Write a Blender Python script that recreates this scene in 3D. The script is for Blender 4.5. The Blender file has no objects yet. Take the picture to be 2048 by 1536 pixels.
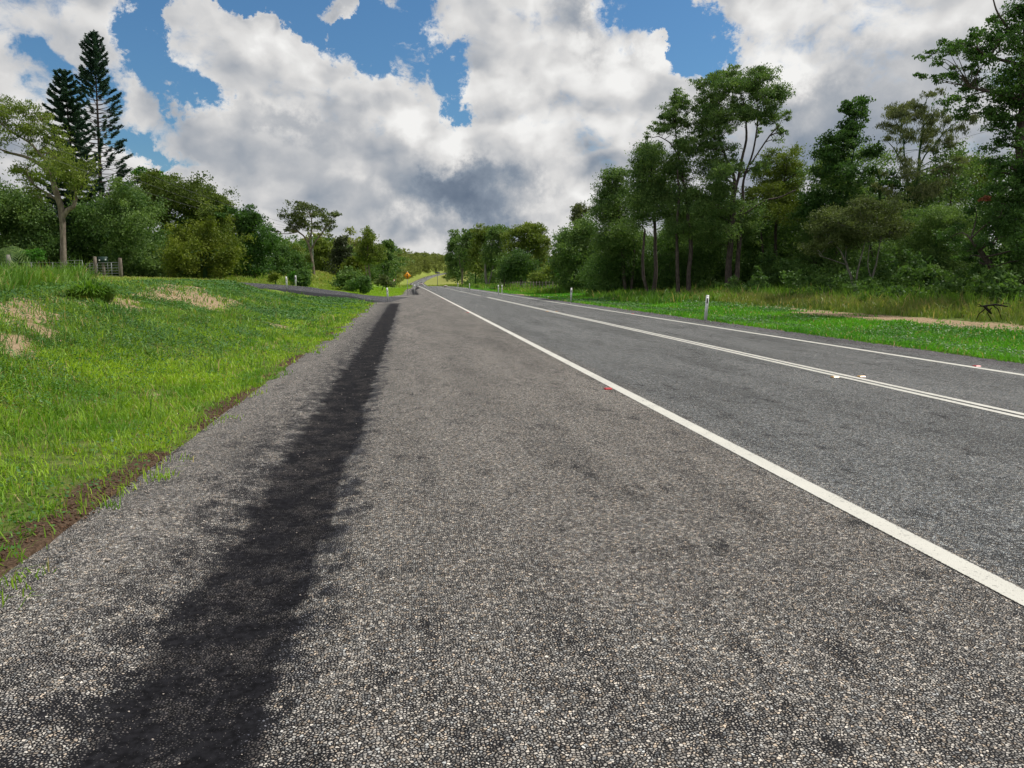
import bpy, math, random
import numpy as np
R = math.radians
S = bpy.context.scene
COL = S.collection
rng = np.random.default_rng(7)

# ------------------------------------------------------------------ camera
FPX, W0, H0 = 1480.0, 2048.0, 1536.0
VPX, VPY = 813.0, 558.5
CAM_H = 1.5
PITCH = math.atan((H0/2 - VPY)/FPX)
YAW = math.atan((W0/2 - VPX)/(FPX/math.cos(PITCH)))
cam_d = bpy.data.cameras.new("camera")
cam = bpy.data.objects.new("camera", cam_d)
COL.objects.link(cam)
cam_d.sensor_width = 36.0
cam_d.lens = FPX/W0*36.0
cam_d.clip_start = 0.05
cam_d.clip_end = 6000
cam.location = (0, 0, CAM_H)
cam.rotation_euler = (math.pi/2 - PITCH, 0, -YAW)
S.camera = cam
S.render.resolution_x, S.render.resolution_y = 1024, 768

S.view_settings.view_transform = 'Standard'
S.view_settings.look = 'None'
S.view_settings.exposure = 0.25
S.view_settings.gamma = 1.0
S.render.engine = 'CYCLES'
cy = S.cycles
cy.max_bounces = 6; cy.diffuse_bounces = 3; cy.glossy_bounces = 2
cy.transmission_bounces = 4; cy.transparent_max_bounces = 6
cy.caustics_reflective = False; cy.caustics_refractive = False
cy.use_denoising = True
cy.use_adaptive_sampling = True
cy.adaptive_threshold = 0.02

# ------------------------------------------------------------------ sun and sky
SUN_AZ, SUN_EL = R(80), R(55)
sd = bpy.data.lights.new("sun", 'SUN')
sd.energy = 3.5
sd.angle = R(3.0)
sd.color = (1.0, 0.945, 0.86)
sun = bpy.data.objects.new("sun", sd)
COL.objects.link(sun)
sun.location = (40, 0, 60)
sun.rotation_euler = (math.pi/2 - SUN_EL, 0, math.pi - SUN_AZ)

_r = np.array([math.cos(YAW), -math.sin(YAW), 0])
_fh = np.array([math.sin(YAW), math.cos(YAW), 0])
_f = _fh*math.cos(PITCH) + np.array([0, 0, -math.sin(PITCH)])
_u = _fh*math.sin(PITCH) + np.array([0, 0, math.cos(PITCH)])
def ray(px, py):
    d = _r*(px - W0/2) + _u*(H0/2 - py) + _f*FPX
    return d/np.linalg.norm(d)
def at_depth(px, py, D):
    """the world point seen in direction (px, py) at world Y = D"""
    d = ray(px, py)
    return np.array([0, 0, CAM_H]) + d*(D/d[1])
def px_m(D):
    return D/FPX

class NT:
    """small node-tree builder"""
    def __init__(s, tree):
        s.t = tree; tree.nodes.clear()
    def n(s, typ, **kw):
        nd = s.t.nodes.new(typ)
        for k, v in kw.items(): setattr(nd, k, v)
        return nd
    def set(s, sock, v):
        if v is None: return
        if isinstance(v, bpy.types.NodeSocket): s.t.links.new(v, sock)
        elif isinstance(v, bpy.types.Node): s.t.links.new(v.outputs[0], sock)
        else:
            if isinstance(v, (tuple, list)) and sock.type == 'RGBA' and len(v) == 3: v = (*v, 1)
            sock.default_value = v
    def math(s, op, a, b=None, c=None, clamp=False):
        nd = s.n('ShaderNodeMath', operation=op, use_clamp=clamp)
        for i, v in enumerate((a, b, c)): s.set(nd.inputs[i], v)
        return nd.outputs[0]
    def vmath(s, op, a, b=None, out=0):
        nd = s.n('ShaderNodeVectorMath', operation=op)
        s.set(nd.inputs[0], a)
        if b is not None: s.set(nd.inputs[1], b)
        return nd.outputs[out]
    def mapr(s, v, a, b, c=0.0, d=1.0, smooth=True):
        nd = s.n('ShaderNodeMapRange', interpolation_type='SMOOTHSTEP' if smooth else 'LINEAR')
        s.set(nd.inputs['Value'], v)
        for k, x in zip(('From Min', 'From Max', 'To Min', 'To Max'), (a, b, c, d)): s.set(nd.inputs[k], x)
        return nd.outputs[0]
    def mix(s, f, a, b, mode='MIX'):
        nd = s.n('ShaderNodeMix', data_type='RGBA', blend_type=mode)
        s.set(nd.inputs[0], f); s.set(nd.inputs[6], a); s.set(nd.inputs[7], b)
        return nd.outputs[2]
    def noise(s, vec, scale, detail=4, rough=0.5, dist=0.0, dim='3D', out=0):
        nd = s.n('ShaderNodeTexNoise', noise_dimensions=dim)
        s.set(nd.inputs['Vector'], vec)
        nd.inputs['Scale'].default_value = scale; nd.inputs['Detail'].default_value = detail
        nd.inputs['Roughness'].default_value = rough; nd.inputs['Distortion'].default_value = dist
        return nd.outputs[out]
    def ramp(s, f, stops, interp='LINEAR'):
        nd = s.n('ShaderNodeValToRGB'); cr = nd.color_ramp; cr.interpolation = interp
        while len(cr.elements) < len(stops): cr.elements.new(0.5)
        for e, (p, c) in zip(cr.elements, stops):
            e.position = p; e.color = (*c, 1)
        s.set(nd.inputs[0], f)
        return nd.outputs[0]
    def sep(s, v):
        nd = s.n('ShaderNodeSeparateXYZ'); s.set(nd.inputs[0], v); return nd.outputs
    def comb(s, x, y, z):
        nd = s.n('ShaderNodeCombineXYZ')
        for i, v in enumerate((x, y, z)): s.set(nd.inputs[i], v)
        return nd.outputs[0]
    def mapping(s, v, loc=(0, 0, 0), rot=(0, 0, 0), sc=(1, 1, 1), typ='POINT'):
        nd = s.n('ShaderNodeMapping', vector_type=typ)
        s.set(nd.inputs[0], v)
        nd.inputs[1].default_value = loc; nd.inputs[2].default_value = rot; nd.inputs[3].default_value = sc
        return nd.outputs[0]

world = bpy.data.worlds.new("World")
S.world = world
world.use_nodes = True
def build_sky():
    g = NT(world.node_tree)
    tc = g.n('ShaderNodeTexCoord')
    d = g.vmath('NORMALIZE', tc.outputs['Generated'])
    x, y, z = g.sep(d)
    az = g.math('ARCTAN2', x, y)
    el = g.math('ARCSINE', z)
    k = FPX
    p = g.comb(g.math('MULTIPLY', az, 1.0), el, 0.0)      # radians on the sky
    sky = g.n('ShaderNodeTexSky', sky_type='NISHITA')
    sky.sun_disc = False
    sky.sun_elevation = SUN_EL; sky.sun_rotation = SUN_AZ
    sky.air_density = 1.3; sky.dust_density = 0.6; sky.ozone_density = 1.6
    def azel(px, py):
        v = ray(px, py)
        return math.atan2(v[0], v[1]), math.asin(v[2])
    wv = g.vmath('SUBTRACT', g.noise(g.vmath('ADD', p, (7.3, 1.1, 4.2)), 11.0, 9, 0.68, out=1), (0.5, 0.5, 0.5))
    wv = g.vmath('SCALE', wv); wv.node.inputs[3].default_value = 0.17
    pw = g.vmath('ADD', p, g.vmath('MULTIPLY', wv, (1, 1, 0)))
    def blob_sum(lst, start, p=pw):
        acc = start
        for (px, py, rx, ry, rot, w) in lst:
            a, e = azel(px, py)
            m = g.mapping(p, (a, e, 0), (0, 0, R(-rot)), (rx/k, ry/k, 1), 'TEXTURE')
            r = g.vmath('LENGTH', m, out=1)
            f = g.mapr(r, 1.0, 0.0)
            acc = g.math('MULTIPLY_ADD', f, w, acc)
        return acc
    # cloud texture: bigger puffs high up, flattened towards the horizon
    q = g.comb(g.math('MULTIPLY', az, 1.0), g.math('MULTIPLY', el, 1.35), 3.1)
    warp = g.noise(q, 9.0, 4, 0.55, out=1)
    qw = g.vmath('ADD', q, g.vmath('SCALE', g.vmath('SUBTRACT', warp, (0.5, 0.5, 0.5))))
    qw.node.inputs[1].links[0].from_node.inputs[3].default_value = 0.075
    def puff(v, sc, det):
        nd = g.n('ShaderNodeTexVoronoi', voronoi_dimensions='2D', feature='SMOOTH_F1')
        g.set(nd.inputs['Vector'], v); nd.inputs['Scale'].default_value = sc
        nd.inputs['Detail'].default_value = det; nd.inputs['Roughness'].default_value = .55; nd.inputs['Smoothness'].default_value = .35
        return g.math('SUBTRACT', 1.0, nd.outputs['Distance'])
    n1 = g.noise(qw, 13.0, 13, 0.66, 0.0)
    def lump(v):
        return g.math('ADD', g.math('MULTIPLY', g.noise(v, 5.0, 7, 0.50, 0.0), .72), g.math('MULTIPLY', puff(v, 10.0, 2.0), .28))
    q2 = g.vmath('ADD', qw, (0.022, 0.030, 0.0))
    n2 = lump(q2); n0 = lump(qw)
    nb = g.noise(g.mapping(q, sc=(1, 2.2, 1)), 3.0, 5, 0.5)
    holes = [  # blue gaps
        (283, 40, 50, 120, 8, -.80), (330, 125, 60, 60, 30, -.60), (385, 180, 46, 56, 30, -.7), (250, 10, 60, 60, 0, -.3), (270, 190, 70, 40, 20, .25),
        (470, -25, 230, 45, 0, -.8), (590, 18, 80, 46, 20, -.62), (690, 60, 130, 66, 15, -.75), (780, 95, 120, 85, 35, -.95), (840, 20, 60, 70, 0, -.5),
        (918, 170, 64, 95, -10, -.80), (925, 222, 40, 34, 0, -.4), (870, 120, 60, 60, 0, -.4),
        (1320, 0, 130, 90, 10, -1.0), (1395, 75, 74, 95, -20, -.95), (1385, 135, 62, 40, 0, -.4),
        (275, 290, 80, 52, 20, -.72), (345, 318, 80, 32, 0, -.45), (1150, 310, 110, 80, 0, .35), (1250, 400, 140, 80, 0, .2),
        (110, 120, 160, 60, 20, -.38), (205, 165, 70, 80, 0, -.45), (70, 190, 90, 36, 10, -.3), (130, 20, 160, 50, 0, -.22),
        (740, 195, 30, 20, 0, .2), (1315, 80, 34, 56, -30, .70), (690, 18, 66, 30, -15, .62), (540, 58, 150, 45, 15, .45),
        (140, 60, 120, 60, 10, .10),
    ]
    dens = blob_sum(holes, 0.93)
    dens = g.math('ADD', dens, g.mapr(el, .20, .08, 0.0, 0.35))
    fine = g.math('ADD', g.math('MULTIPLY', g.math('SUBTRACT', n1, 0.5), 1.7), g.math('MULTIPLY', g.math('SUBTRACT', n0, 0.55), 1.1))
    dens = g.math('MULTIPLY_ADD', fine, g.mapr(dens, .90, .25, 1.0, 2.2), dens)
    cover = g.mapr(dens, 0.24, 0.78)
    shade = [
        (1200, 190, 230, 190, 30, .20), (1230, 40, 90, 60, 0, .16), (1310, 75, 50, 60, -30, .30), (1030, 220, 160, 80, 20, .14),
        (1080, 370, 170, 90, 0, .12), (560, 65, 230, 80, 10, .14), (980, 40, 120, 70, 0, .06), (860, 250, 240, 80, 25, .14),
        (1580, 60, 190, 110, 10, .22), (1560, 170, 130, 60, 0, .14), (640, 160, 220, 70, 20, .06),
        (930, 385, 215, 95, 0, -.60), (1000, 330, 120, 46, 10, -.16), (1170, 55, 110, 80, 20, -.40), (1650, 300, 330, 130, 0, -.26),
        (1860, 170, 240, 150, 0, -.16), (1700, 170, 120, 60, -10, -.06),
        (720, 410, 260, 60, 0, -.12), (560, 235, 150, 50, 10, -.20), (520, 330, 200, 60, 10, -.12),
        (690, 270, 160, 50, 0, -.07), (860, 500, 240, 44, 0, .16), (1030, 430, 120, 60, 0, -.10), (60, 250, 150, 80, 0, .06),
        (1820, 20, 120, 60, 0, .08), (1700, 60, 160, 60, 10, .08), (880, 350, 100, 30, 0, -.08),
    ]
    B = blob_sum(shade, 0.55)
    rel = g.math('MULTIPLY', g.math('SUBTRACT', n0, n2), 1.5)
    B = g.math('ADD', B, g.math('MULTIPLY', g.math('SUBTRACT', nb, 0.5), 0.42))
    det = g.math('ADD', rel, g.math('MULTIPLY', g.math('SUBTRACT', n1, 0.5), 0.50))
    B = g.math('MULTIPLY_ADD', det, g.mapr(B, .30, .75, .30, 1.3), B)
    B = g.math('ADD', B, g.math('MULTIPLY', g.math('SUBTRACT', 1.0, g.mapr(dens, 0.35, 1.1)), 0.20))
    ccol = g.ramp(B, [(0.0, (.13, .17, .235)), (0.25, (.24, .285, .35)), (0.5, (.47, .485, .51)), (0.72, (.68, .675, .67)), (1.0, (.88, .875, .86))])
    ccol = g.vmath('SCALE', ccol); ccol.node.inputs[3].default_value = 8.6
    hz = g.mapr(el, 0.0, 0.16, 0.55, 0.0)
    blue = g.mix(hz, g.mix(1.0, sky.outputs[0], (.36, .58, .77), 'MULTIPLY'), (3.9, 4.5, 5.2))
    col = g.mix(cover, blue, ccol)
    bg = g.n('ShaderNodeBackground')
    g.set(bg.inputs[0], col); bg.inputs[1].default_value = 0.1
    out = g.n('ShaderNodeOutputWorld')
    g.t.links.new(bg.outputs[0], out.inputs[0])
build_sky()
world.cycles.sampling_method = 'MANUAL'
world.cycles.sample_map_resolution = 512

# ------------------------------------------------------------------ helpers
def tag(o, label=None, cat=None, group=None, kind=None):
    if label: o['label'] = label
    if cat: o['category'] = cat
    if group: o['group'] = group
    if kind: o['kind'] = kind
    return o
def empty(name, loc):
    o = bpy.data.objects.new(name, None)
    o.empty_display_size = 0.3
    COL.objects.link(o); o.location = loc
    return o
def mesh_np(name, V, quads=None, tris=None, attrs=None, mat=None, parent=None, smooth=False, loc=(0, 0, 0)):
    me = bpy.data.meshes.new(name)
    V = np.asarray(V, dtype=np.float32).reshape(-1, 3)
    q = np.zeros((0, 4), np.int32) if quads is None or len(quads) == 0 else np.asarray(quads, np.int32).reshape(-1, 4)
    t = np.zeros((0, 3), np.int32) if tris is None or len(tris) == 0 else np.asarray(tris, np.int32).reshape(-1, 3)
    me.vertices.add(len(V)); me.vertices.foreach_set('co', V.ravel())
    nl = q.size + t.size
    me.loops.add(nl); me.loops.foreach_set('vertex_index', np.concatenate([q.ravel(), t.ravel()]))
    me.polygons.add(len(q) + len(t))
    ls = np.concatenate([np.arange(len(q))*4, q.size + np.arange(len(t))*3]).astype(np.int32)
    me.polygons.foreach_set('loop_start', ls)
    if smooth: me.polygons.foreach_set('use_smooth', np.ones(len(q) + len(t), bool))
    me.update(calc_edges=True)
    for k, a in (attrs or {}).items():
        at = me.attributes.new(k, 'FLOAT', 'POINT')
        at.data.foreach_set('value', np.asarray(a, np.float32))
    if mat: me.materials.append(mat)
    o = bpy.data.objects.new(name, me)
    COL.objects.link(o)
    o.location = loc
    if parent: o.parent = parent
    return o
class MB:
    """collects solid pieces into one mesh"""
    def __init__(s): s.V = []; s.Q = []; s.T = []
    def box(s, c, d, rot=None):
        n = len(s.V)
        for sz in (-.5, .5):
            for sx, sy in ((-.5, -.5), (.5, -.5), (.5, .5), (-.5, .5)):
                p = np.array([sx*d[0], sy*d[1], sz*d[2]])
                if rot is not None: p = rot @ p
                s.V.append(p + np.array(c))
        s.Q += [(n, n+3, n+2, n+1), (n+4, n+5, n+6, n+7), (n, n+1, n+5, n+4), (n+1, n+2, n+6, n+5), (n+2, n+3, n+7, n+6), (n+3, n, n+4, n+7)]
        return s
    def tube(s, pts, rad, seg=7, cap=True):
        pts = [np.asarray(p, float) for p in pts]
        if np.isscalar(rad): rad = [rad]*len(pts)
        n0 = len(s.V); prev = None
        for i, p in enumerate(pts):
            t = pts[min(i+1, len(pts)-1)] - pts[max(i-1, 0)]
            t = t/(np.linalg.norm(t)+1e-9)
            if prev is None:
                a = np.array([1.0, 0, 0]) if abs(t[0]) < .8 else np.array([0, 1.0, 0])
            else: a = prev
            a = a - t*np.dot(a, t); a /= np.linalg.norm(a)+1e-9; prev = a
            b = np.cross(t, a)
            for k in range(seg):
                th = 2*math.pi*k/seg
                s.V.append(p + (a*math.cos(th) + b*math.sin(th))*rad[i])
        for i in range(len(pts)-1):
            for k in range(seg):
                k2 = (k+1) % seg
                s.Q.append((n0+i*seg+k, n0+i*seg+k2, n0+(i+1)*seg+k2, n0+(i+1)*seg+k))
        if cap:
            for i, rev in ((0, True), (len(pts)-1, False)):
                c = len(s.V); s.V.append(pts[i])
                for k in range(seg):
                    k2 = (k+1) % seg
                    a, b = n0+i*seg+k, n0+i*seg+k2
                    s.T.append((c, b, a) if rev else (c, a, b))
        return s
    def prism(s, poly, y0, y1):
        """polygon in x,z extruded along y (convex or fan-able)"""
        n = len(s.V); m = len(poly)
        for y in (y0, y1):
            for (x, z) in poly: s.V.append(np.array([x, y, z]))
        for k in range(m):
            k2 = (k+1) % m
            s.Q.append((n+k, n+k2, n+m+k2, n+m+k))
        for k in range(1, m-1):
            s.T.append((n, n+k+1, n+k)); s.T.append((n+m, n+m+k, n+m+k+1))
        return s
    def build(s, name, mat, parent=None, smooth=False, loc=(0, 0, 0)):
        return mesh_np(name, np.array(s.V), s.Q, s.T, None, mat, parent, smooth, loc)

def _hash(ix, iy, seed):
    h = (ix.astype(np.int64)*374761393 + iy.astype(np.int64)*668265263 + seed*974711) & 0x7fffffff
    h = ((h ^ (h >> 13))*1274126177) & 0x7fffffff
    return ((h ^ (h >> 16)) & 0xffff)/65535.0
def vnoise(x, y, seed=0):
    x = np.asarray(x, float); y = np.asarray(y, float)
    ix = np.floor(x); iy = np.floor(y); fx = x-ix; fy = y-iy
    fx = fx*fx*(3-2*fx); fy = fy*fy*(3-2*fy)
    a = _hash(ix, iy, seed); b = _hash(ix+1, iy, seed); c = _hash(ix, iy+1, seed); d = _hash(ix+1, iy+1, seed)
    return (a*(1-fx)+b*fx)*(1-fy) + (c*(1-fx)+d*fx)*fy
def fbm(x, y, seed=0, oct=4):
    s = 0; a = .5; t = 0
    for i in range(oct):
        s = s + a*vnoise(x*2**i, y*2**i, seed+i*17); t += a; a *= .5
    return s/t
def sst(x, a, b):
    t = np.clip((x-a)/(b-a), 0, 1); return t*t*(3-2*t)

# ------------------------------------------------------------------ materials
def new_mat(name):
    m = bpy.data.materials.new(name); m.use_nodes = True
    return m, NT(m.node_tree)
def finish(g, color, rough=0.8, spec=0.3, normal=None, metal=0.0, trans=None, transcol=None):
    b = g.n('ShaderNodeBsdfPrincipled')
    g.set(b.inputs['Base Color'], color); g.set(b.inputs['Roughness'], rough)
    g.set(b.inputs['Specular IOR Level'], spec); g.set(b.inputs['Metallic'], metal)
    if normal is not None: g.set(b.inputs['Normal'], normal)
    out = g.n('ShaderNodeOutputMaterial'); sh = b.outputs[0]
    if trans:
        tr = g.n('ShaderNodeBsdfTranslucent'); g.set(tr.inputs[0], transcol if transcol is not None else color)
        mx = g.n('ShaderNodeMixShader'); mx.inputs[0].default_value = trans
        g.t.links.new(sh, mx.inputs[1]); g.t.links.new(tr.outputs[0], mx.inputs[2]); sh = mx.outputs[0]
    g.t.links.new(sh, out.inputs[0])
def bump(g, h, strength=0.5, dist=0.01):
    b = g.n('ShaderNodeBump'); b.inputs['Strength'].default_value = strength; b.inputs['Distance'].default_value = dist
    g.set(b.inputs['Height'], h); return b.outputs[0]
def attr(g, name):
    a = g.n('ShaderNodeAttribute', attribute_name=name); return a.outputs['Fac']
def pos(g):
    return g.n('ShaderNodeNewGeometry').outputs['Position']

def leaf_mat(name, dark, light, rough=0.6, trans=0.28, tc=1.35):
    m, g = new_mat(name)
    c = g.mix(attr(g, 'tint'), dark, light)
    t = g.vmath('MULTIPLY', c, (tc*1.05, tc*1.15, tc*.55))
    finish(g, c, rough, 0.16, trans=trans, transcol=t)
    return m
def plain(name, col, rough=0.6, spec=0.3, metal=0.0, dirt=0.25, scale=6.0):
    m, g = new_mat(name)
    n = g.noise(pos(g), scale, 6, 0.6)
    c = g.mix(g.mapr(n, .35, .75), col, tuple(x*(1-dirt) for x in col))
    finish(g, c, rough, spec, metal=metal)
    return m
def bark_mat(name, a, b, sc=(18, 18, 3)):
    m, g = new_mat(name)
    p = g.mapping(pos(g), sc=sc)
    n = g.noise(p, 1.0, 6, 0.65)
    c = g.mix(g.mapr(n, .35, .68), a, b)
    n2 = g.noise(pos(g), 0.9, 3, .5)
    c = g.mix(g.mapr(n2, .5, .7, 0, .45), c, tuple(x*.55 for x in a))
    finish(g, c, .9, .15, bump(g, n, .8, .03))
    return m
# ------------------------------------------------------------------ the lie of the land
_zy = np.array([-80, 0, 100, 160, 200, 240, 300, 360, 420, 520, 630, 720, 800, 900, 1100, 1500, 2600])
_zz = np.array([0, 0, 0, -.08, -.25, -.9, -2.3, -2.5, -1.75, -1.45, -1.15, .9, 4.4, 9, 14, 18, 20])
_cy = np.array([-80, 0, 400, 460, 520, 580, 630, 680, 720, 760, 800, 850, 900, 1100, 2600])
_cc = np.array([0, 0, 0, .3, 1.0, 2.2, 4.0, 6.5, 9.5, 14, 20, 30, 43, 110, 600])
def _smooth_tab(xs, ys, step=5.0, k=7):
    X = np.arange(xs[0], xs[-1], step); Y = np.interp(X, xs, ys)
    P = np.pad(Y, k, mode='edge'); ker = np.hanning(2*k+3)[1:-1]; ker /= ker.sum()
    return X, np.convolve(P, ker, 'valid')
_ZX, _ZV = _smooth_tab(_zy, _zz); _CX, _CV = _smooth_tab(_cy, _cc)
def zr(y): return np.interp(y, _ZX, _ZV)
def cx(y): return np.interp(y, _CX, _CV)
def shift(y): return 1.7*sst(y, 60, 76) + 1.4*sst(y, 100, 150)
def edge_l(y): return -2.1 + shift(y)
EDGE_R = 10.95
# side road (driveway) centre line: x, y, z, half width
DRV = np.array([(2.5, 56.0, 0, 8.0), (-0.5, 56.0, 0.0, 7.0), (-2.6, 56.2, .10, 4.8), (-5, 56.2, .40, 3.0), (-8.5, 57.2, .80, 2.2), (-13, 62.5, 1.04, 2.0),
                (-19, 72, 1.22, 2.4), (-27, 83, 1.42, 2.6), (-40, 97, 2.1, 3.0), (-70, 120, 2.6, 3.0)])
def drv_dist(x, y):
    best = np.full(np.shape(x), 1e9); zz = np.zeros(np.shape(x)); hw = np.zeros(np.shape(x))
    for a, b in zip(DRV[:-1], DRV[1:]):
        dx, dy = b[0]-a[0], b[1]-a[1]; L = dx*dx+dy*dy
        t = np.clip(((x-a[0])*dx + (y-a[1])*dy)/L, 0, 1)
        d = np.hypot(x-a[0]-t*dx, y-a[1]-t*dy)
        m = d < best
        best = np.where(m, d, best); zz = np.where(m, a[2]+t*(b[2]-a[2]), zz); hw = np.where(m, a[3]+t*(b[3]-a[3]), hw)
    return best, zz, hw
def H(x, y, rough=True):
    x = np.asarray(x, float); y = np.asarray(y, float)
    s = x - cx(y); z0 = zr(y)
    d = edge_l(y) - s
    # left bank (near), with a crest 4.5-7.5 m from the seal
    dc = np.interp(y, [0, 12, 25, 45, 60], [4.6, 4.8, 6.4, 7.4, 8])
    hc = np.interp(y, [-5, 8, 25, 45, 60], [1.05, 1.14, 1.26, 1.38, 1.4])
    t = np.clip(d/dc, 0, 1.0)
    bank = hc*(0.07*t + 0.93*(sst(t, 0.10, 1.08)))
    hum = (fbm(x*.45, y*.35, 5, 3)-.5)*.30*sst(d, 1.0, 3.0)*(1-sst(d, 9, 14))
    bank = bank + hum + 0.5*sst(d, dc+1, dc+30) + 0.010*np.clip(d-dc, 0, 60)*sst(y, 30, 90)
    verge = -.10*sst(d, 0, 1.5) + sst(d, 3.5, 20)*np.interp(y, [60, 90, 140, 260, 500, 800], [1.5, 2.2, 2.8, 3.2, 7, 9]) + 0.02*np.clip(d-20, 0, 120)*np.interp(y, [100, 300, 700], [0, 1, 3.0])
    bank = bank*(1 - .9*sst(y, 36, 48)*(1-sst(d, 5.0, 10.5)))
    w = sst(y, 54, 68)
    left = bank*(1-w) + verge*w
    # right side
    e = s - EDGE_R
    right = -.12*sst(e, 0, 2.0) + .14*sst(e, 3, 7) + .15*sst(e, 7, 12) + .012*np.clip(e-12, 0, 200) + sst(e, 4, 60)*np.interp(y, [250, 450, 700, 900], [0, 2.5, 9, 10])
    z = z0 + np.where(d > 0, left, np.where(e > 0, right, 0))
    z = z + np.where((d > .3) | (e > .3), (fbm(x*1.3, y*1.3, 3, 3)-.5)*.07, 0) if rough else z
    dd, dz, hw = drv_dist(x, y)
    k = (1-sst(dd-hw, 0.25, 4.2))
    z = np.where(d > -0.5, z*(1-k) + (dz-0.10*sst(dd-hw, -0.2, .5)-.07*sst(dd-hw, .1, .7)*sst(-x, 2, 5))*k, z)
    # far right hill keeps rising past the bend
    return z
def on_ground(px, py, lo=2.0, hi=900.0):
    """where the line of sight through a photo point meets the ground"""
    d = ray(px, py); o = np.array([0, 0, CAM_H])
    t = np.concatenate([np.arange(lo, 80, .1), np.arange(80, hi, 1.0)])
    P = o[None] + d[None]*t[:, None]
    g = H(P[:, 0], P[:, 1], False) - P[:, 2]
    i = np.argmax(g > 0)
    if g[i] <= 0: i = len(t)-1
    p = P[i]; return np.array([p[0], p[1], float(H(p[0], p[1]))])

# ------------------------------------------------------------------ road surface materials
def stone_fields(g, P):
    """chip seal: every stone has its own grey, black binder between them"""
    wp = g.vmath('ADD', P, g.vmath('SCALE', g.noise(P, 95, 3, .6, out=1)))
    wp.node.inputs[1].links[0].from_node.inputs[3].default_value = 0.015
    wp2 = g.mapping(wp, sc=(1, 1, 0.0))
    v = g.n('ShaderNodeTexVoronoi', voronoi_dimensions='2D', feature='F1'); g.set(v.inputs['Vector'], wp2); v.inputs['Scale'].default_value = 82
    e = g.n('ShaderNodeTexVoronoi', voronoi_dimensions='2D', feature='DISTANCE_TO_EDGE'); g.set(e.inputs['Vector'], wp2); e.inputs['Scale'].default_value = 82
    return v.outputs['Color'], v.outputs['Distance'], e.outputs['Distance']
def seal_mat(name, driveway=False):
    m, g = new_mat(name)
    P = pos(g)
    vc, vd, ed = stone_fields(g, P)
    r1, r2, r3 = g.sep(vc)
    sx = attr(g, 'sx')
    lng = g.mapping(P, sc=(1.0, .16, 1))                     # drawn out along the road
    nA = g.noise(lng, 1.6, 4, .6); nB = g.noise(P, .5, 4, .55); nC = g.noise(P, 5.5, 5, .62)
    # wheel paths and patches where the binder has come up
    bleed = g.math('ADD', g.math('MULTIPLY', nC, .42), g.math('MULTIPLY', nA, .62))
    tone = g.ramp(r1, [(0.0, (.085, .083, .082)), (.22, (.17, .165, .158)), (.55, (.30, .286, .268)), (.85, (.43, .41, .378)), (1.0, (.56, .525, .475))])
    warm = g.mix(g.mapr(r2, .72, .95), tone, g.mix(1.0, tone, (1.10, .97, .84), 'MULTIPLY'))
    cool = g.mix(g.mapr(r2, .0, .3, 1, 0), warm, g.mix(1.0, warm, (.90, .98, 1.07), 'MULTIPLY'))
    # the two traffic lanes are bluer and darker than the widened strip near the edge
    lane = g.mapr(g.math('ADD', sx, g.math('MULTIPLY', g.math('SUBTRACT', nB, .5), .5)), 2.7, 3.2)
    stone = g.mix(lane, cool, g.mix(1.0, cool, (.82, .89, .95), 'MULTIPLY'))
    far_sh = g.mapr(sx, 10.1, 10.35)
    stone = g.mix(far_sh, stone, g.mix(1.0, stone, (.82, .76, .80), 'MULTIPLY'))
    stone = g.mix(lane, g.mix(1.0, stone, (1.02, 1.0, .975), 'MULTIPLY'), stone)
    bind = (.011, .011, .013)
    thr = g.math('ADD', g.math('ADD', g.mapr(bleed, .42, .70, .12, .20), g.mapr(g.noise(g.mapping(P, sc=(1, .6, 1)), 4.2, 6, .68), .54, .70, 0, .15)), g.math('MULTIPLY', g.math('SUBTRACT', r3, .35), .11))
    if driveway:
        strip = 0.0; stone = g.mix(1.0, stone, (.50, .485, .52), 'MULTIPLY')
        cov = g.mapr(ed, g.math('SUBTRACT', thr, .03), g.math('ADD', thr, .05))
    else:
        sw = g.math('ADD', sx, g.math('MULTIPLY', g.math('SUBTRACT', g.noise(g.mapping(P, sc=(1, .35, 1)), 2.6, 5, .6), .5), .30))
        sw = g.math('ADD', sw, g.math('MULTIPLY', g.math('SUBTRACT', g.noise(g.mapping(P, sc=(1, .5, 1)), 9, 6, .7), .5), .34))
        a = g.mapr(sw, -1.16, -1.00); b = g.mapr(sw, -.47, -.54)
        strip = g.math('MULTIPLY', g.math('MULTIPLY', a, b), attr(g, 'st'))
        soft = g.math('MULTIPLY', g.math('MULTIPLY', g.math('MULTIPLY', g.mapr(sw, -1.70, -1.05), g.mapr(sw, -.28, -.50)), g.mapr(nC, .40, .60, .15, 1.1)), attr(g, 'st'))
        thr = g.math('ADD', thr, g.math('MULTIPLY', soft, .13))
        sh = g.math('MULTIPLY', g.mapr(sx, -1.0, -1.2), g.mapr(nC, .42, .62))
        stone = g.mix(g.math('MULTIPLY', sh, .25), stone, (.33, .31, .30))
        thr = g.math('ADD', thr, g.math('MULTIPLY', strip, g.mapr(nC, .35, .65, -.01, .10)))
        stone = g.mix(g.math('MULTIPLY', strip, .90), stone, g.mix(g.mapr(r2, .4, 1.0), (.010, .0095, .011), (.075, .068, .070)))
        stone = g.mix(g.math('MULTIPLY', soft, .35), stone, (.10, .098, .10))
        sheen_tint = g.math('MULTIPLY', g.math('MULTIPLY', g.mapr(sw, -.66, -.54), g.mapr(sw, -.30, -.46)), g.math('MULTIPLY', g.mapr(nC, .45, .62), attr(g, 'st')))
        stone = g.mix(g.math('MULTIPLY', sheen_tint, .6), stone, (.075, .085, .125))  # bluish sheen beside the tar strip, painted into the stone colour
        cov = g.mapr(ed, g.math('SUBTRACT', thr, .03), g.math('ADD', thr, .05))
    col = g.mix(cov, bind, stone)
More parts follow.
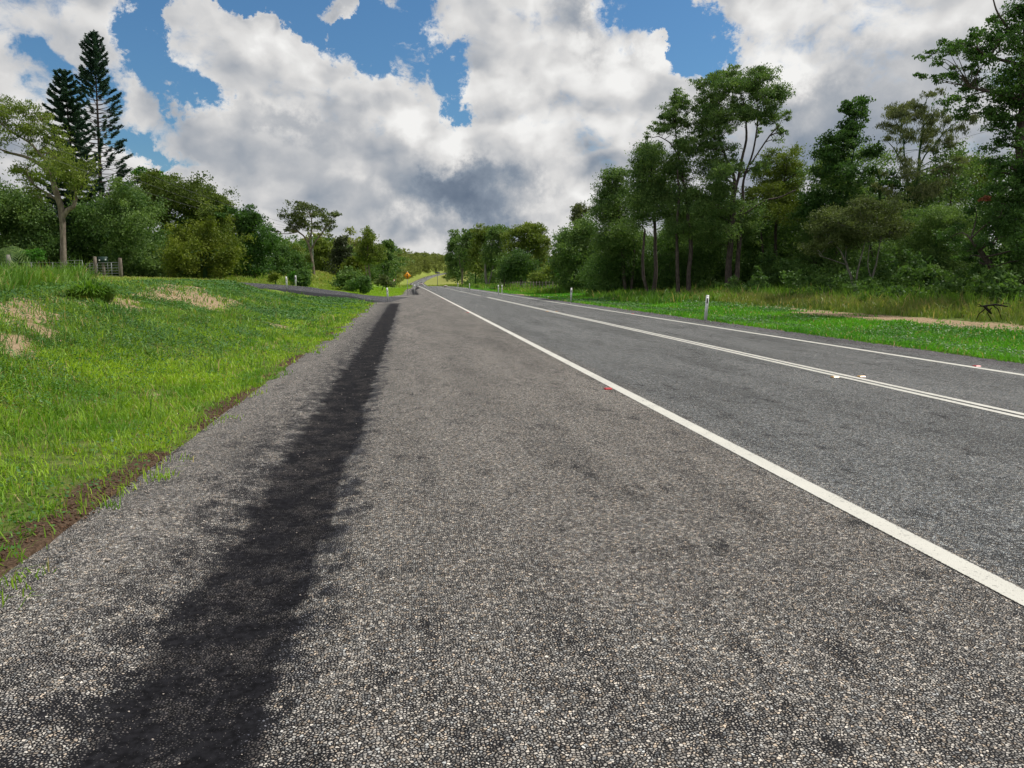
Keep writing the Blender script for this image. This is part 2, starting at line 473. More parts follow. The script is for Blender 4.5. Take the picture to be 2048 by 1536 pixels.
    fade = g.mapr(g.noise(lng, .45, 3, .5), .35, .7, 1.02, 1.18)
    gr1 = g.mapr(g.noise(P, 34, 2, .6), .3, .7, .62, 1.38); gr2 = g.mapr(g.noise(P, 12, 3, .6), .3, .7, .88, 1.12)
    fade = g.math('MULTIPLY', fade, g.math('MULTIPLY', gr1, gr2))
    col = g.vmath('SCALE', col); g.set(col.node.inputs[3], fade)
    lost = g.mapr(g.sep(g.noise(g.vmath('SCALE', vc), 9.0, 0, .5, out=1))[0], .40, .36)
    cov = g.math('MULTIPLY', cov, g.math('SUBTRACT', 1.0, g.math('MULTIPLY', lost, .9)))
    h = g.math('MULTIPLY', g.mapr(ed, 0.0, .28), g.math('ADD', .5, g.math('MULTIPLY', r3, .6)))
    h = g.math('MULTIPLY', h, cov)
    rough = g.mapr(cov, 0, 1, .65, .85)
    finish(g, col, rough, g.math('MULTIPLY', g.mapr(cov, 0, 1, .08, .3), g.math('SUBTRACT', 1.0, g.math('MULTIPLY', strip, .85))), bump(g, h, .9, .007))
    return m
M_SEAL = seal_mat('chip_seal'); M_DRIVE = seal_mat('side_road_seal', True)
M_TAR = plain('black_binder', (.012, .012, .014), .5, .4)
def line_mat():
    m, g = new_mat('white_line_paint')
    P = pos(g)
    vc, vd, ed = stone_fields(g, P); r_ = g.sep(vc)
    n = g.noise(P, 55, 4, .7); w = g.noise(P, 3.0, 4, .6)
    pit = g.mapr(g.math('ADD', n, g.math('MULTIPLY', w, .35)), .74, .88)
    c = g.mix(w, (.66, .65, .59), (.52, .515, .47))
    c = g.mix(g.math('MULTIPLY', pit, .7), c, (.10, .10, .10))
    rag = g.math('ADD', g.math('ABSOLUTE', attr(g, 'u')), g.math('MULTIPLY', g.math('SUBTRACT', g.noise(P, 70, 3, .6), .5), .55))
    tyre = g.mapr(g.noise(g.mapping(P, sc=(1, .25, 1)), 1.3, 3, .6), .45, .75)
    c = g.mix(g.math('MULTIPLY', tyre, .16), c, (.30, .29, .28))
    stn = g.mix(r_[0], (.03, .03, .03), (.34, .33, .32))
    c = g.mix(g.mapr(rag, .93, 1.0), c, stn)
    finish(g, c, .65, .3, bump(g, g.mapr(ed, 0, .3), .5, .004))
    return m
M_LINE = line_mat()

# ------------------------------------------------------------------ ground sheet
DIRT = []   # bare patches on the bank: x, y, radius along x, radius along y
for (px, py, rx, ry) in [(398, 604, 1.2, 2.4), (430, 596, 1.1, 1.9), (325, 580, 1.3, 2.2), (365, 577, 1.2, 2.0), (345, 600, .9, 1.8), (290, 592, .8, 1.2), (250, 612, .7, 1.2), (210, 600, .7, 1.2), (130, 600, .7, 1.3), (60, 630, .6, 1.0), (470, 610, .5, 1.6), (170, 642, .45, .9), (95, 678, .4, .5), (20, 607, .6, 1.2),
                         (40, 655, .5, .9), (25, 690, .5, .6), (250, 600, .6, 1.2), (300, 805, .16, .12), (560, 655, .3, .5), (540, 690, .2, .4)]:
    p = on_ground(px, py); DIRT.append((p[0], p[1], rx, ry))
for (px, py, rx, ry) in [(1700, 634, 1.1, 3.4), (1800, 640, .9, 3.0), (1930, 652, .8, 2.5), (2040, 662, .7, 2.0), (1640, 628, 1.0, 3.0), (1050, 590, 1.6, 5.0)]:
    p = on_ground(px, py); DIRT.append((p[0], p[1], rx, ry))
def dirt_mask(x, y):
    s_ = x + (fbm(x*1.3, y*.5, 51, 3)-.5)*1.1
    band = np.exp(-((s_-18.7)/.75)**2)*sst(y, 15, 20)*(1-sst(y, 37, 46))
    return np.maximum(dirt_raw(x, y), band)*(.82+.18*sst(fbm(x*2.5, y*2.5, 29, 3), .35, .6))
def dirt_raw(x, y):
    m = np.zeros(np.shape(x))
    wx = x + (fbm(x*1.2, y*1.2, 21, 3)-.5)*1.1; wy = y + (fbm(x*.9, y*.9, 22, 3)-.5)*2.2
    for (cx_, cy_, rx, ry) in DIRT:
        m = np.maximum(m, 1 - sst(np.hypot((wx-cx_)/rx, (wy-cy_)/ry), .55, 1.15))
    return m
def edge_soil(x, y):
    d = edge_l(y) - (x-cx(y))
    w = fbm(x*3, y*1.6, 31, 3)
    k = np.interp(y, [2, 5, 10, 25], [1.0, .62, .40, .30])
    return np.where(d > -.4, (1-sst(d, (-.06 + .50*w)*k, (.16 + .85*w)*k))*(.25+.75*sst(fbm(y*.8, y*0, 37, 3), .40, .58)), 0)

def ground_mat():
    m, g = new_mat('verge_soil_and_thatch')
    P = pos(g)
    n = g.noise(P, 7, 6, .65); n2 = g.noise(P, .35, 4, .55); n3 = g.noise(P, 40, 4, .7)
    thatch = g.ramp(n, [(.3, (.05, .060, .016)), (.5, (.10, .145, .030)), (.7, (.17, .18, .06))])
    far = g.ramp(g.math('ADD', g.math('MULTIPLY', n2, .6), g.math('MULTIPLY', n, .4)), [(.35, (.10, .20, .024)), (.5, (.16, .29, .038)), (.66, (.24, .32, .065))])
    gcol = g.mix(attr(g, 'far'), thatch, far)
    gcol = g.mix(attr(g, 'gold'), gcol, g.ramp(n2, [(.35, (.20, .24, .05)), (.65, (.30, .27, .085))]))
    pale = g.ramp(g.math('ADD', g.math('MULTIPLY', n, .5), g.math('MULTIPLY', n3, .5)), [(.35, (.19, .13, .075)), (.5, (.33, .24, .15)), (.65, (.44, .34, .23))])
    c = g.mix(g.mapr(g.math('ADD', attr(g, 'dirt'), g.math('MULTIPLY', g.math('SUBTRACT', g.math('ADD', g.math('MULTIPLY', n, .6), g.math('MULTIPLY', n3, .4)), .5), 1.7)), .42, .72), gcol, pale)
    dark = g.ramp(n3, [(.35, (.040, .027, .018)), (.6, (.115, .076, .050)), (.75, (.25, .19, .14))])
    c = g.mix(g.mapr(g.math('ADD', attr(g, 'soil'), g.math('MULTIPLY', g.math('SUBTRACT', n3, .5), .6)), .35, .6), c, dark)
    lit = g.mapr(attr(g, 'litter'), .3, .7)
    c = g.mix(lit, c, g.ramp(n, [(.35, (.035, .026, .014)), (.65, (.09, .065, .035))]))
    finish(g, c, .95, .1, bump(g, g.math('ADD', n, g.math('MULTIPLY', n3, .5)), .8, .05))
    return m
M_GROUND = ground_mat()

def sheet(name, svals, yvals, zf, mat, attrf=None, kind='structure'):
    SS, YY = np.meshgrid(svals, yvals)
    X = SS + cx(YY); Z = zf(X, YY, SS)
    n, k = SS.shape
    V = np.stack([X, YY, Z], -1).reshape(-1, 3)
    i = np.arange(n*k).reshape(n, k)
    Q = np.stack([i[:-1, :-1], i[:-1, 1:], i[1:, 1:], i[1:, :-1]], -1).reshape(-1, 4)
    at = attrf(X.ravel(), YY.ravel(), SS.ravel()) if attrf else None
    o = mesh_np(name, V, Q, None, at, mat, smooth=True)
    return tag(o, kind=kind)
def ground_z(X, Y, Sx):
    z = H(X, Y)
    inside = (Sx > edge_l(Y)+.02) & (Sx < EDGE_R-.02)
    z = np.where(inside, zr(Y) - .14, z)
    dd, dz, hw = drv_dist(X, Y)
    z = np.where((dd < hw-.12) & (Sx < 3), np.minimum(z, dz-.14), z)
    return z
def ground_at(x, y, s):
    woods = sst(s, 21, 25)*(1-sst(y, 250, 400)) + sst(-s, 26, 34)*sst(y, 55, 75)*(1-sst(y, 115, 130))
    return dict(dirt=dirt_mask(x, y), soil=edge_soil(x, y), far=sst(np.hypot(x, y), 35, 75),
                gold=np.maximum(sst(y, 230, 330)*np.where(s > 0, 1, .7), sst(y, 85, 115)*sst(-s, 7, 14)*(1-sst(y, 200, 260)))*.9, litter=np.clip(woods, 0, 1))
sv = np.concatenate([np.arange(-900, -100, 40), np.arange(-100, -30, 4), np.arange(-30, -12, .8), np.arange(-12, -3, .2), np.arange(-3.0, 4, .1),
                     np.arange(4, 10.8, 1.2), np.arange(10.8, 12, .1), np.arange(12, 26, .35), np.arange(26, 60, 2), np.arange(60, 120, 6), np.arange(120, 1000, 40)])
yv = np.concatenate([np.arange(-60, -4, 4), np.arange(-4, 40, .22), np.arange(40, 80, .3), np.arange(80, 200, 1.5), np.arange(200, 900, 8), np.arange(900, 2500, 50)])
sheet('ground', np.unique(np.round(sv, 3)), np.unique(np.round(yv, 3)), ground_z, M_GROUND, ground_at)

# ------------------------------------------------------------------ road, side road, painted lines
def st_mask(y): return (1-sst(y, 46.5, 48.5)) + sst(y, 72, 75)
def road_z(x, y):
    s = x - cx(y); q = s - shift(y)
    dip = np.where((q > -1.3) & (q < -.3), .045*np.sin(np.clip((q+1.3)/1.0, 0, 1)*math.pi), 0)
    ripple = (fbm(x*2.2, y*.7, 9, 2)-.5)*.02*(1-sst(q, -1.2, -.2))
    return zr(y) - dip*st_mask(y) + ripple
yr = np.concatenate([np.arange(-12, 90, .35), np.arange(90, 240, 1.2), np.arange(240, 1150, 5)])
nc = 46
YY = np.repeat(yr[:, None], nc, 1)
u = np.linspace(0, 1, nc)[None, :]
uu = np.where(u < .55, u/.55*.27, .27 + (u-.55)/.45*.73)
eL = edge_l(yr)[:, None]
SS = eL + (EDGE_R-eL)*uu
SS[:, 0] += (fbm(yr*2.3, yr*0, 41, 3)-.5)*.16 - .01
SS[:, -1] += (fbm(yr*1.3, yr*0, 42, 3)-.5)*.10
XX = SS + cx(YY)
ZZ = road_z(XX, YY)
ZZ[:, 0] -= .02
i = np.arange(XX.size).reshape(XX.shape)
Q = np.stack([i[:-1, :-1], i[:-1, 1:], i[1:, 1:], i[1:, :-1]], -1).reshape(-1, 4)
road = mesh_np('road', np.stack([XX, YY, ZZ], -1), Q, None, dict(sx=(SS-shift(YY)*(SS < 2.5)).ravel(), st=st_mask(YY).ravel()), M_SEAL, smooth=True)
tag(road, kind='structure')

# side road: a raised sealed slab with a black binder edge
pts = DRV[1:]
P2 = []
for a, b in zip(pts[:-1], pts[1:]):
    for t in np.linspace(0, 1, 12, endpoint=False): P2.append(a+(b-a)*t)
P2 = np.array(P2)
for _ in range(14):
    P2[1:-1] = (P2[:-2] + P2[1:-1]*2 + P2[2:])/4
tx = np.gradient(P2[:, 0]); ty = np.gradient(P2[:, 1]); L = np.hypot(tx, ty); nx, ny = -ty/L, tx/L
rows = []
offs = np.linspace(-1, 1, 15)
for j, o in enumerate(offs):
    rows.append(np.stack([P2[:, 0]+nx*P2[:, 3]*o, P2[:, 1]+ny*P2[:, 3]*o, P2[:, 2]+.035+.07*sst(-P2[:, 0], 1.5, 4)-(.02*abs(o)**3)], -1))
G = np.array(rows)
G[:, 0, 2] = .006
i = np.arange(G.shape[0]*G.shape[1]).reshape(G.shape[:2])
Q = np.stack([i[:-1, :-1], i[1:, :-1], i[1:, 1:], i[:-1, 1:]], -1).reshape(-1, 4)
drv = mesh_np('side_road', G, Q, None, dict(sx=np.full(G.shape[0]*G.shape[1], 5.0)), M_DRIVE, smooth=True)
tag(drv, kind='structure')
# black edge strip of the side road on the near side
e0 = G[-1] if G[-1][:, 1].mean() < G[0][:, 1].mean() else G[0]
c0 = G[7]
Vv = []
for k in range(1, len(e0)-1):
    out = (e0[k]-c0[k]); out[2] = 0; out /= np.linalg.norm(out)
    Vv += [e0[k]-out*.28+np.array([0, 0, .008]), e0[k]+out*.06+np.array([0, 0, .006]), e0[k]+out*.42+np.array([0, 0, -.24])]
Vv = np.array(Vv); n = len(Vv)//3
Q = [(3*k+j, 3*k+3+j, 3*k+4+j, 3*k+1+j) for k in range(n-1) for j in (0, 1)]
tag(mesh_np('side_road_edge', Vv, Q, None, None, M_TAR, smooth=True), kind='structure')

def line_strip(name, s0, w, y0, y1):
    ys = np.unique(np.concatenate([np.arange(y0, min(y1, 90), .5), np.arange(90, max(y1, 90), 3.0)[np.arange(90, max(y1, 90), 3.0) < y1], [y1]]))
    cxx = cx(ys); sl = np.gradient(cxx, ys) if len(ys) > 2 else 0
    V = np.stack([np.stack([cxx+s0-w/2, ys, zr(ys)+.005], -1), np.stack([cxx+s0+w/2, ys, zr(ys)+.005], -1)], 1).reshape(-1, 3)
    Q = [(2*k, 2*k+1, 2*k+3, 2*k+2) for k in range(len(ys)-1)]
    return tag(mesh_np(name, V, Q, None, dict(u=np.tile([-1.0, 1.0], len(ys))), M_LINE), kind='structure')
def s_of(px, py):
    d = ray(px, py); t = (0.005-CAM_H)/d[2]; return d[0]*t
S_EDGE = s_of(2048, 1194.7)*.5 + s_of(1200, 757.9)*.5; S_MID = s_of(2048, 832)*.5 + s_of(1300, 666.3)*.5; S_RIGHT = s_of(2048, 749.9)*.5 + s_of(1500, 665)*.5
print('line s', S_EDGE, S_MID, S_RIGHT)
line_strip('near_edge_line', S_EDGE, .155, -10, 1100)
line_strip('far_edge_line', S_RIGHT, .15, -10, 1100)
line_strip('centre_line', S_MID-.085, .105, -10, 62)
line_strip('centre_line', S_MID-.085, .12, 67, 1100)
line_strip('centre_line', S_MID+.085, .105, -10, 62.5)
# ------------------------------------------------------------------ leaves, limbs, trees
def unit(v): return v/(np.linalg.norm(v, axis=-1, keepdims=True)+1e-9)
def leaf_quads(C, L, W, hang=0.0, flat=0.0):
    n = len(C)
    a = rng.normal(size=(n, 3)); a[:, 2] -= hang*2.2; a = unit(a)
    b = rng.normal(size=(n, 3))
    if flat: b = np.cross(a, np.array([0, 0, 1.0]) + b*(1-flat))
    w = unit(np.cross(a, b)) if not flat else unit(b)
    k = rng.uniform(.7, 1.25, (n, 1))
    A = a*L*.5*k; B = w*W*.5*k
    return np.stack([C-A, C+B-A*.1, C+A, C-B-A*.1], 1).reshape(-1, 3)
def crown_pts(blobs, dens, leaf_area, flatz=.8, ragged=.3, mdiv=60):
    """leaf centres gathered in clumps over the ellipsoids; returns centres, tint, clump centres"""
    P, T, K = [], [], []
    for (c, r, dk) in blobs:
        area = math.pi*r[0]*r[2]
        n = int(dens*dk*area/(leaf_area*.5)) + 8
        m = max(6, min(60, int(n/mdiv)))
        d = unit(rng.normal(size=(m, 3)))
        rad = rng.uniform(.18, 1, (m, 1))**.5*(1+rng.normal(size=(m, 1))*ragged*.5)
        cc = c + d*rad*r
        own = rng.integers(0, m, n)
        sg = np.array(r)*rng.uniform(.17, .36, (m, 1))[own]
        sg[:, 2] *= flatz
        P.append(cc[own] + np.clip(rng.normal(size=(n, 3)), -2.1, 2.1)*sg)
        ct = rng.uniform(0, 1, m)
        T.append(np.clip(ct[own]*.7 + rng.uniform(0, 1, n)*.42 - .05, 0, 1)); K.append(cc)
    return np.concatenate(P), np.concatenate(T), K
def curve(a, b, sag, n=5):
    t = np.linspace(0, 1, n)[:, None]
    p = a*(1-t) + b*t
    off = sag*np.sin(t*math.pi)
    return p + off

def limb_mb(base, trunks, blobs, K, rscale=1.0, twigs=4):
    mb = MB()
    allp = []
    for tp, tr in trunks:
        # densify and wobble
        P, Rr = [], []
        for i in range(len(tp)-1):
            for t in np.linspace(0, 1, 4, endpoint=False):
                P.append(tp[i]*(1-t)+tp[i+1]*t); Rr.append(tr[i]*(1-t)+tr[i+1]*t)
        P.append(tp[-1]); Rr.append(tr[-1]); P = np.array(P)
        if len(P) > 3: P[1:-1] += rng.normal(size=(len(P)-2, 3))*np.array([.03, .06, .02])*min(1.5, np.ptp(P[:, 2])*.12)
        P[1:-1] = (P[:-2]+P[2:]+2*P[1:-1])/4
        mb.tube(P, Rr, 8)
        allp += [(p, r) for p, r in zip(P, Rr)]
    AP = np.array([p for p, r in allp]); AR = np.array([r for p, r in allp])
    for (c, r, dk), kk in zip(blobs, K):
        cost = np.linalg.norm(AP-c, axis=1) + np.where(AP[:, 2] > c[2]-.2*r[2], 2.5, 0) + (AP[:, 2] < 1.2)*3
        j = int(np.argmin(cost)); a = AP[j]; ln = np.linalg.norm(c-a)
        r0 = min(AR[j]*.7, .018+.02*ln)*rscale
        bot = c - np.array([0, 0, r[2]*.25])
        sag = rng.normal(size=3)*.06*ln + np.array([0, 0, .10*ln])
        if ln > .3: 
            cp = curve(a, bot, sag); mb.tube(cp, np.linspace(r0, r0*.35, 5), 5, cap=False)
        for q in rng.permutation(len(kk))[:twigs]:
            mb.tube(curve(bot, kk[q], rng.normal(size=3)*.08*r[0], 4), np.linspace(r0*.4, r0*.10, 4), 4, cap=False)
    return mb

LM = {
 'olive': leaf_mat('gum_leaves_olive', (.062, .105, .022), (.215, .270, .048)),
 'dolive': leaf_mat('leaves_dark_olive', (.042, .074, .017), (.150, .200, .038)),
 'mid': leaf_mat('gum_leaves_green', (.048, .108, .034), (.190, .280, .080)),
 'deep': leaf_mat('leaves_deep_green', (.036, .086, .026), (.125, .215, .054), .6),
 'gloss':  leaf_mat('leaves_glossy_green', (.026, .070, .020), (.095, .185, .042), .55),
 'lime':   leaf_mat('leaves_yellow_green', (.050, .085, .012), (.185, .225, .028)),
 'bright': leaf_mat('leaves_bright_green', (0.041, 0.128, 0.019), (0.115, 0.290, 0.041)),
 'grey': leaf_mat('leaves_grey_olive', (.054, .078, .032), (.150, .185, .066)),
 'hill':   leaf_mat('hazed_hillside_leaves', (.105, .135, .040), (.27, .30, .085)),  # leaf colour paled to stand in for haze over the distance
 'pale':   leaf_mat('leaves_pale_weeping', (0.081, 0.105, 0.049), (0.189, 0.209, 0.095)),
 'fir': leaf_mat('conifer_needles', (.018, .045, .032), (.055, .105, .070), .55, .15),
 'she':    leaf_mat('she_oak_needles', (0.030, 0.043, 0.022), (0.074, 0.092, 0.043), .5, .15),
 'brown':  leaf_mat('dead_brown_leaves', (0.135, 0.047, 0.024), (0.297, 0.115, 0.061), .7, .1),
}
BK = {
 'dark': bark_mat('ironbark', (.048, .039, .035), (.135, .110, .096)),
 'pale': bark_mat('smooth_gum_bark', (.15, .118, .10), (.29, .24, .20), (6, 6, 2)),
 'mid': leaf_mat('gum_leaves_green', (.048, .108, .034), (.190, .280, .080)),
 'stem': bark_mat('pale_grey_stems', (.16, .15, .13), (.32, .30, .27)),
}
def auto_leaf(D): return max(.11, D*.0031)

def tree(name, label, cat, D, base, trunks, blobs, lm='mid', bk='mid', group=None, hang=.25, dens=1.5, asp=.42, lk=1.0, spread=.8, ragged=.3, twigs=4, extra=None, rs=1.0, fat=1.18, mdiv=60, fill=.62):
    px, py = base
    b = at_depth(px, py, D); b[2] = float(H(b[0], b[1])) - .05
    root = empty(name, b); tag(root, label, cat, group)
    m = px_m(D)
    tr = []
    for t in trunks:
        P = []; Rr = []
        dy = 0.0; slope = rng.normal()*.06
        for i, (x, y, w) in enumerate(t):
            p = at_depth(x, y, D)
            p[1] += dy; p -= b
            P.append(p); Rr.append(max(w*m*.5, .012)); dy += slope*20*m
        if t[0][1] >= py-6: P[0][2] = -.15
        tr.append((P, Rr))
    if not tr:
        top = max(bl[3]+0 for bl in blobs)
        cxm = np.mean([bl[0] for bl in blobs]); ty_ = min(bl[1] for bl in blobs)
        p = at_depth(cxm, ty_, D)-b
        tr.append(([np.array([0, 0, -.15]), p*.35+np.array([.1, 0, 0]), p*.8], [.16*rs, .11*rs, .03]))
    ext = []
    for i_, bl in enumerate(blobs):
        ds = sorted((math.hypot(bl[0]-o[0], bl[1]-o[1]), j) for j, o in enumerate(blobs) if j != i_)
        for dd_, j in ds[:2]:
            if dd_ < (bl[2]+bl[3])*1.6 and rng.random() < fill:
                o = blobs[j]; t_ = rng.uniform(.35, .65)
                ext.append((bl[0]*t_+o[0]*(1-t_)+rng.normal()*2, bl[1]*t_+o[1]*(1-t_)+rng.normal()*2, (bl[2]+o[2])*.42, (bl[3]+o[3])*.42, .9))
    blobs = [(bl[0], bl[1], bl[2]*fat, bl[3]*fat, *(bl[4:5])) for bl in list(blobs)+ext]
    B = []
    xs = [bl[0] for bl in blobs]; wd = (max(xs)-min(xs)+30)*m*.5
    for bl in blobs:
        x, y, rx, ry = bl[:4]; dk = bl[4] if len(bl) > 4 else 1.0
        c = at_depth(x, y, D) - b
        ry_ = (rx+ry)/2*m
        c[1] += rng.normal()*.45*min(wd, 4.0)*spread
        B.append((c, np.array([rx*m, ry_*1.05, ry*m]), dk))
    L = auto_leaf(D)*lk
    P, T, K = crown_pts(B, dens, .5*L*L*asp, ragged=ragged, mdiv=mdiv)
    gz = H(P[:, 0]+b[0], P[:, 1]+b[1], False)-b[2]
    ok = P[:, 2] > gz+.03; P = P[ok]; T = T[ok]
    V = leaf_quads(P, L, L*asp, hang)
    n = len(P); Q = np.arange(n*4).reshape(n, 4)
    limb_mb(b, tr, B, K, rs, twigs).build('trunk', BK[bk], root, smooth=True)
    mesh_np('crown', V, Q, None, dict(tint=np.repeat(T, 4)), LM[lm], root)
    if extra:
        for (lab, mt, bl2) in extra:
            B2 = [(at_depth(x, y, D)-b+np.array([0, -.6, 0]), np.array([rx*m, rx*m, ry*m]), 1) for x, y, rx, ry in bl2]
            P, T, K = crown_pts(B2, 1.2, .5*L*L*asp)
            V = leaf_quads(P, L, L*asp, hang); n = len(P)
            o = mesh_np(lab, V, np.arange(n*4).reshape(n, 4), None, dict(tint=np.repeat(T, 4)), LM[mt], root)
            o['label'] = 'reddish brown dead leaves'
    return root

def pine(name, label, D, base, top, prof, full, n_wh, lean=None, lenk=1.0):
    b = at_depth(*base, D); b[2] = float(H(b[0], b[1]))-.1
    root = empty(name, b); tag(root, label, 'pine tree', 'tall pines behind the gate')
    t = at_depth(*top, D)-b; m = px_m(D)
    mb = MB()
    ax = [t*k + np.array([math.sin(k*3)*.08, 0, 0]) for k in np.linspace(0, 1, 12)]
    mb.tube(ax, [(.30*(1-k)+.02) for k in np.linspace(0, 1, 12)], 8)
    C, Tn = [], []; A_ = []
    ys = [p[0] for p in prof]; hw = [p[1] for p in prof]
    for i in range(n_wh):
        k = 1-(i+.4)/n_wh
        k = .13 + .87*k
        p0 = t*k; py = base[1] + (top[1]-base[1])*k
        ln = np.interp(py, ys, hw)*m*lenk
        nb = 6 if full else 5
        ph = rng.uniform(0, 6)
        for j in range(nb):
            if not full and k < .80 and rng.random() < .10: continue
            th = ph + j*2*math.pi/nb + rng.normal()*.12
            l = ln*rng.uniform(.85, 1.10)*(1 if full else rng.uniform(.78, 1.15))
            out = np.array([math.cos(th), math.sin(th), 0])
            up = (.36 if full else .55)*sst(k, .6, 1.0) + (.02 if full else .16) + rng.normal()*.05
            pts = [p0 + out*l*q + np.array([0, 0, l*(up*q + (-.10 if full else -.05)*math.sin(q*math.pi) + .14*q*q)]) for q in np.linspace(0, 1, 6)]
            mb.tube(pts, np.linspace(.045*min(1, l/2), .012, 6), 4, cap=False)
            dens_top = sst(k, .70, .84)
            q0 = .12 if full else (.62 - .50*dens_top)
            nl = int((l*(1-q0))*(130 if full else 78)*(1+.6*dens_top)) + 22
            q = q0 + (1-q0)*rng.uniform(0, 1, nl)**(.85)
            P = np.array(pts); xi = q*5; i0 = np.minimum(xi.astype(int), 4); fr = (xi-i0)[:, None]
            c = P[i0]*(1-fr)+P[i0+1]*fr
            side = np.array([-out[1], out[0], 0])
            sidew = (.36 if full else .16)*l*.5*np.clip((1.05-q)*1.7, .15, 1)
            sg = rng.uniform(-1, 1, nl)
            c = c + side[None]*(sg*sidew)[:, None] + out[None]*(np.abs(sg)*sidew*.5)[:, None] + rng.normal(size=(nl, 3))*np.array([.06, .06, .06 if full else .09])
            C.append(c); Tn.append(np.full(nl, rng.uniform(0, .7))+rng.uniform(0, .3, nl))
            a = out[None] + side[None]*np.sign(sg)[:, None]*.8 + np.array([0, 0, .45]) + rng.normal(size=(nl, 3))*.35
            A_.append(a)
    C = np.concatenate(C); Tn = np.concatenate(Tn); a = unit(np.concatenate(A_)); n = len(C)
    w = unit(np.cross(a, rng.normal(size=(n, 3))))
    A = a*.17*rng.uniform(.7, 1.3, (n, 1)); Bv = w*.050
    V = np.stack([C-A, C+Bv, C+A, C-Bv], 1).reshape(-1, 3)
    mb.build('trunk', BK['dark'], root, smooth=True)
    mesh_np('crown', V, np.arange(n*4).reshape(n, 4), None, dict(tint=np.repeat(Tn, 4)), LM['fir'], root)

GL = 'trees on the left behind the grass bank'
GR = 'trees in the roadside bush on the right'
GF = 'trees beside the far stretch of road'
# ---- left side
tree('gum_tree', 'olive leaved gum tree with a forked pinkish trunk standing at the wire fence', 'tree', 66, (127, 547),
     [[(127, 549, 13), (126, 470, 10), (124, 430, 11), (118, 400, 11), (108, 368, 10), (95, 345, 8), (75, 325, 6), (45, 312, 5), (12, 305, 4)],
      [(125, 436, 9), (134, 420, 9), (147, 414, 8), (151, 396, 6), (148, 370, 4)],
      [(118, 402, 5), (95, 388, 5), (70, 372, 4), (55, 350, 3)], [(95, 345, 5), (92, 320, 4), (60, 285, 3), (20, 262, 3)]],
     [(15, 215, 40, 20), (50, 222, 30, 18), (-20, 240, 40, 30), (80, 232, 18, 16), (25, 250, 38, 22), (75, 262, 30, 20), (105, 275, 24, 20), (105, 300, 28, 18), (60, 298, 30, 16), (10, 290, 28, 14),
      (140, 318, 24, 22), (158, 345, 20, 28), (135, 350, 28, 24), (150, 378, 22, 22), (115, 335, 24, 18), (30, 335, 26, 14), (55, 352, 24, 14), (85, 395, 22, 10, .6), (-30, 300, 30, 30), (165, 372, 12, 16)],
     'olive', 'pale', None, hang=.35, dens=1.25, twigs=7, fat=.92, ragged=.45, fill=.15)
pine('pine_tree', 'shorter dark pine with dense full branches beside the taller open pine', 84, (158, 535), (128, 142),
     [(142, 6), (160, 18), (190, 30), (240, 36), (300, 50), (360, 54), (420, 52), (535, 46)], True, 28, None, .98)
pine('pine_tree', 'tallest pine with bare trunk showing between tufted upswept branches', 90, (206, 535), (187, 66),
     [(66, 3), (85, 14), (105, 19), (160, 30), (200, 40), (260, 50), (320, 60), (380, 64), (440, 60), (535, 50)], False, 50, None, .95)
L = [
 ('broadleaf_tree', 'dark rounded tree behind the leaning gum at the end of the fence', 'tree', 82, (20, 548), [(0, 400, 50, 40), (40, 405, 40, 35), (70, 440, 35, 35), (20, 450, 60, 40), (10, 500, 60, 40), (80, 480, 35, 40), (-30, 440, 40, 60), (60, 515, 40, 28)], 'mid'),
 ('broadleaf_tree', 'low dark tree under the two pines behind the metal gates', 'tree', 83, (160, 550), [(120, 470, 30, 35), (150, 440, 30, 35), (175, 480, 40, 45), (140, 510, 40, 35), (200, 440, 34, 40), (215, 500, 36, 42)], 'deep'),
 ('broadleaf_tree', 'grey green feathery tree to the right of the gate post', 'tree', 80, (285, 556), [(240, 400, 28, 22), (262, 380, 24, 24), (275, 420, 36, 30), (235, 440, 36, 34), (295, 460, 36, 36), (265, 490, 40, 40), (315, 500, 30, 30), (300, 530, 36, 26), (330, 525, 22, 22), (245, 525, 30, 28)], 'mid'),
 ('broadleaf_tree', 'bright green treetop showing above the rounded trees', 'tree', 112, (298, 540), [(280, 352, 16, 10), (300, 346, 18, 11), (322, 352, 16, 11), (300, 364, 26, 12)], 'bright'),
 ('broadleaf_tree', 'broad olive tree with a domed crown against the clouds', 'tree', 96, (360, 552), [(290, 392, 36, 26), (325, 374, 34, 24), (360, 374, 30, 22), (395, 385, 30, 24), (425, 398, 26, 22), (350, 405, 42, 30), (400, 415, 40, 30), (440, 420, 26, 22), (455, 408, 10, 8), (310, 430, 40, 34), (430, 445, 30, 28)], 'dolive'),
 ('broadleaf_tree', 'yellow green bushy mango tree where the bank meets the tree line', 'tree', 74, (410, 556), [(360, 460, 24, 22), (385, 452, 20, 20), (370, 495, 34, 34), (410, 480, 34, 34), (440, 500, 34, 36), (395, 520, 44, 30), (445, 530, 28, 24), (355, 530, 24, 24), (425, 452, 16, 14), (462, 505, 14, 24)], 'lime'),
 ('broadleaf_tree', 'soft green tree rising behind the yellow green mango tree', 'tree', 82, (450, 556), [(432, 430, 22, 22), (450, 455, 24, 28), (465, 490, 22, 28), (420, 450, 20, 20)], 'olive'),
 ('broadleaf_tree', 'dark green tree with layered feathery foliage left of the side road', 'tree', 84, (500, 560), [(470, 432, 26, 14), (500, 430, 24, 14), (515, 440, 18, 10), (490, 455, 32, 22), (525, 465, 22, 18), (480, 490, 26, 30), (510, 495, 36, 32), (540, 490, 16, 26), (495, 530, 34, 28), (530, 530, 24, 24)], 'gloss'),
 ('broadleaf_tree', 'dark shady tree right behind the start of the long grass field', 'tree', 96, (565, 562), [(560, 485, 18, 14), (575, 505, 26, 22), (555, 520, 24, 26), (590, 525, 22, 20), (605, 540, 16, 14), (570, 545, 34, 14)], 'deep'),
]
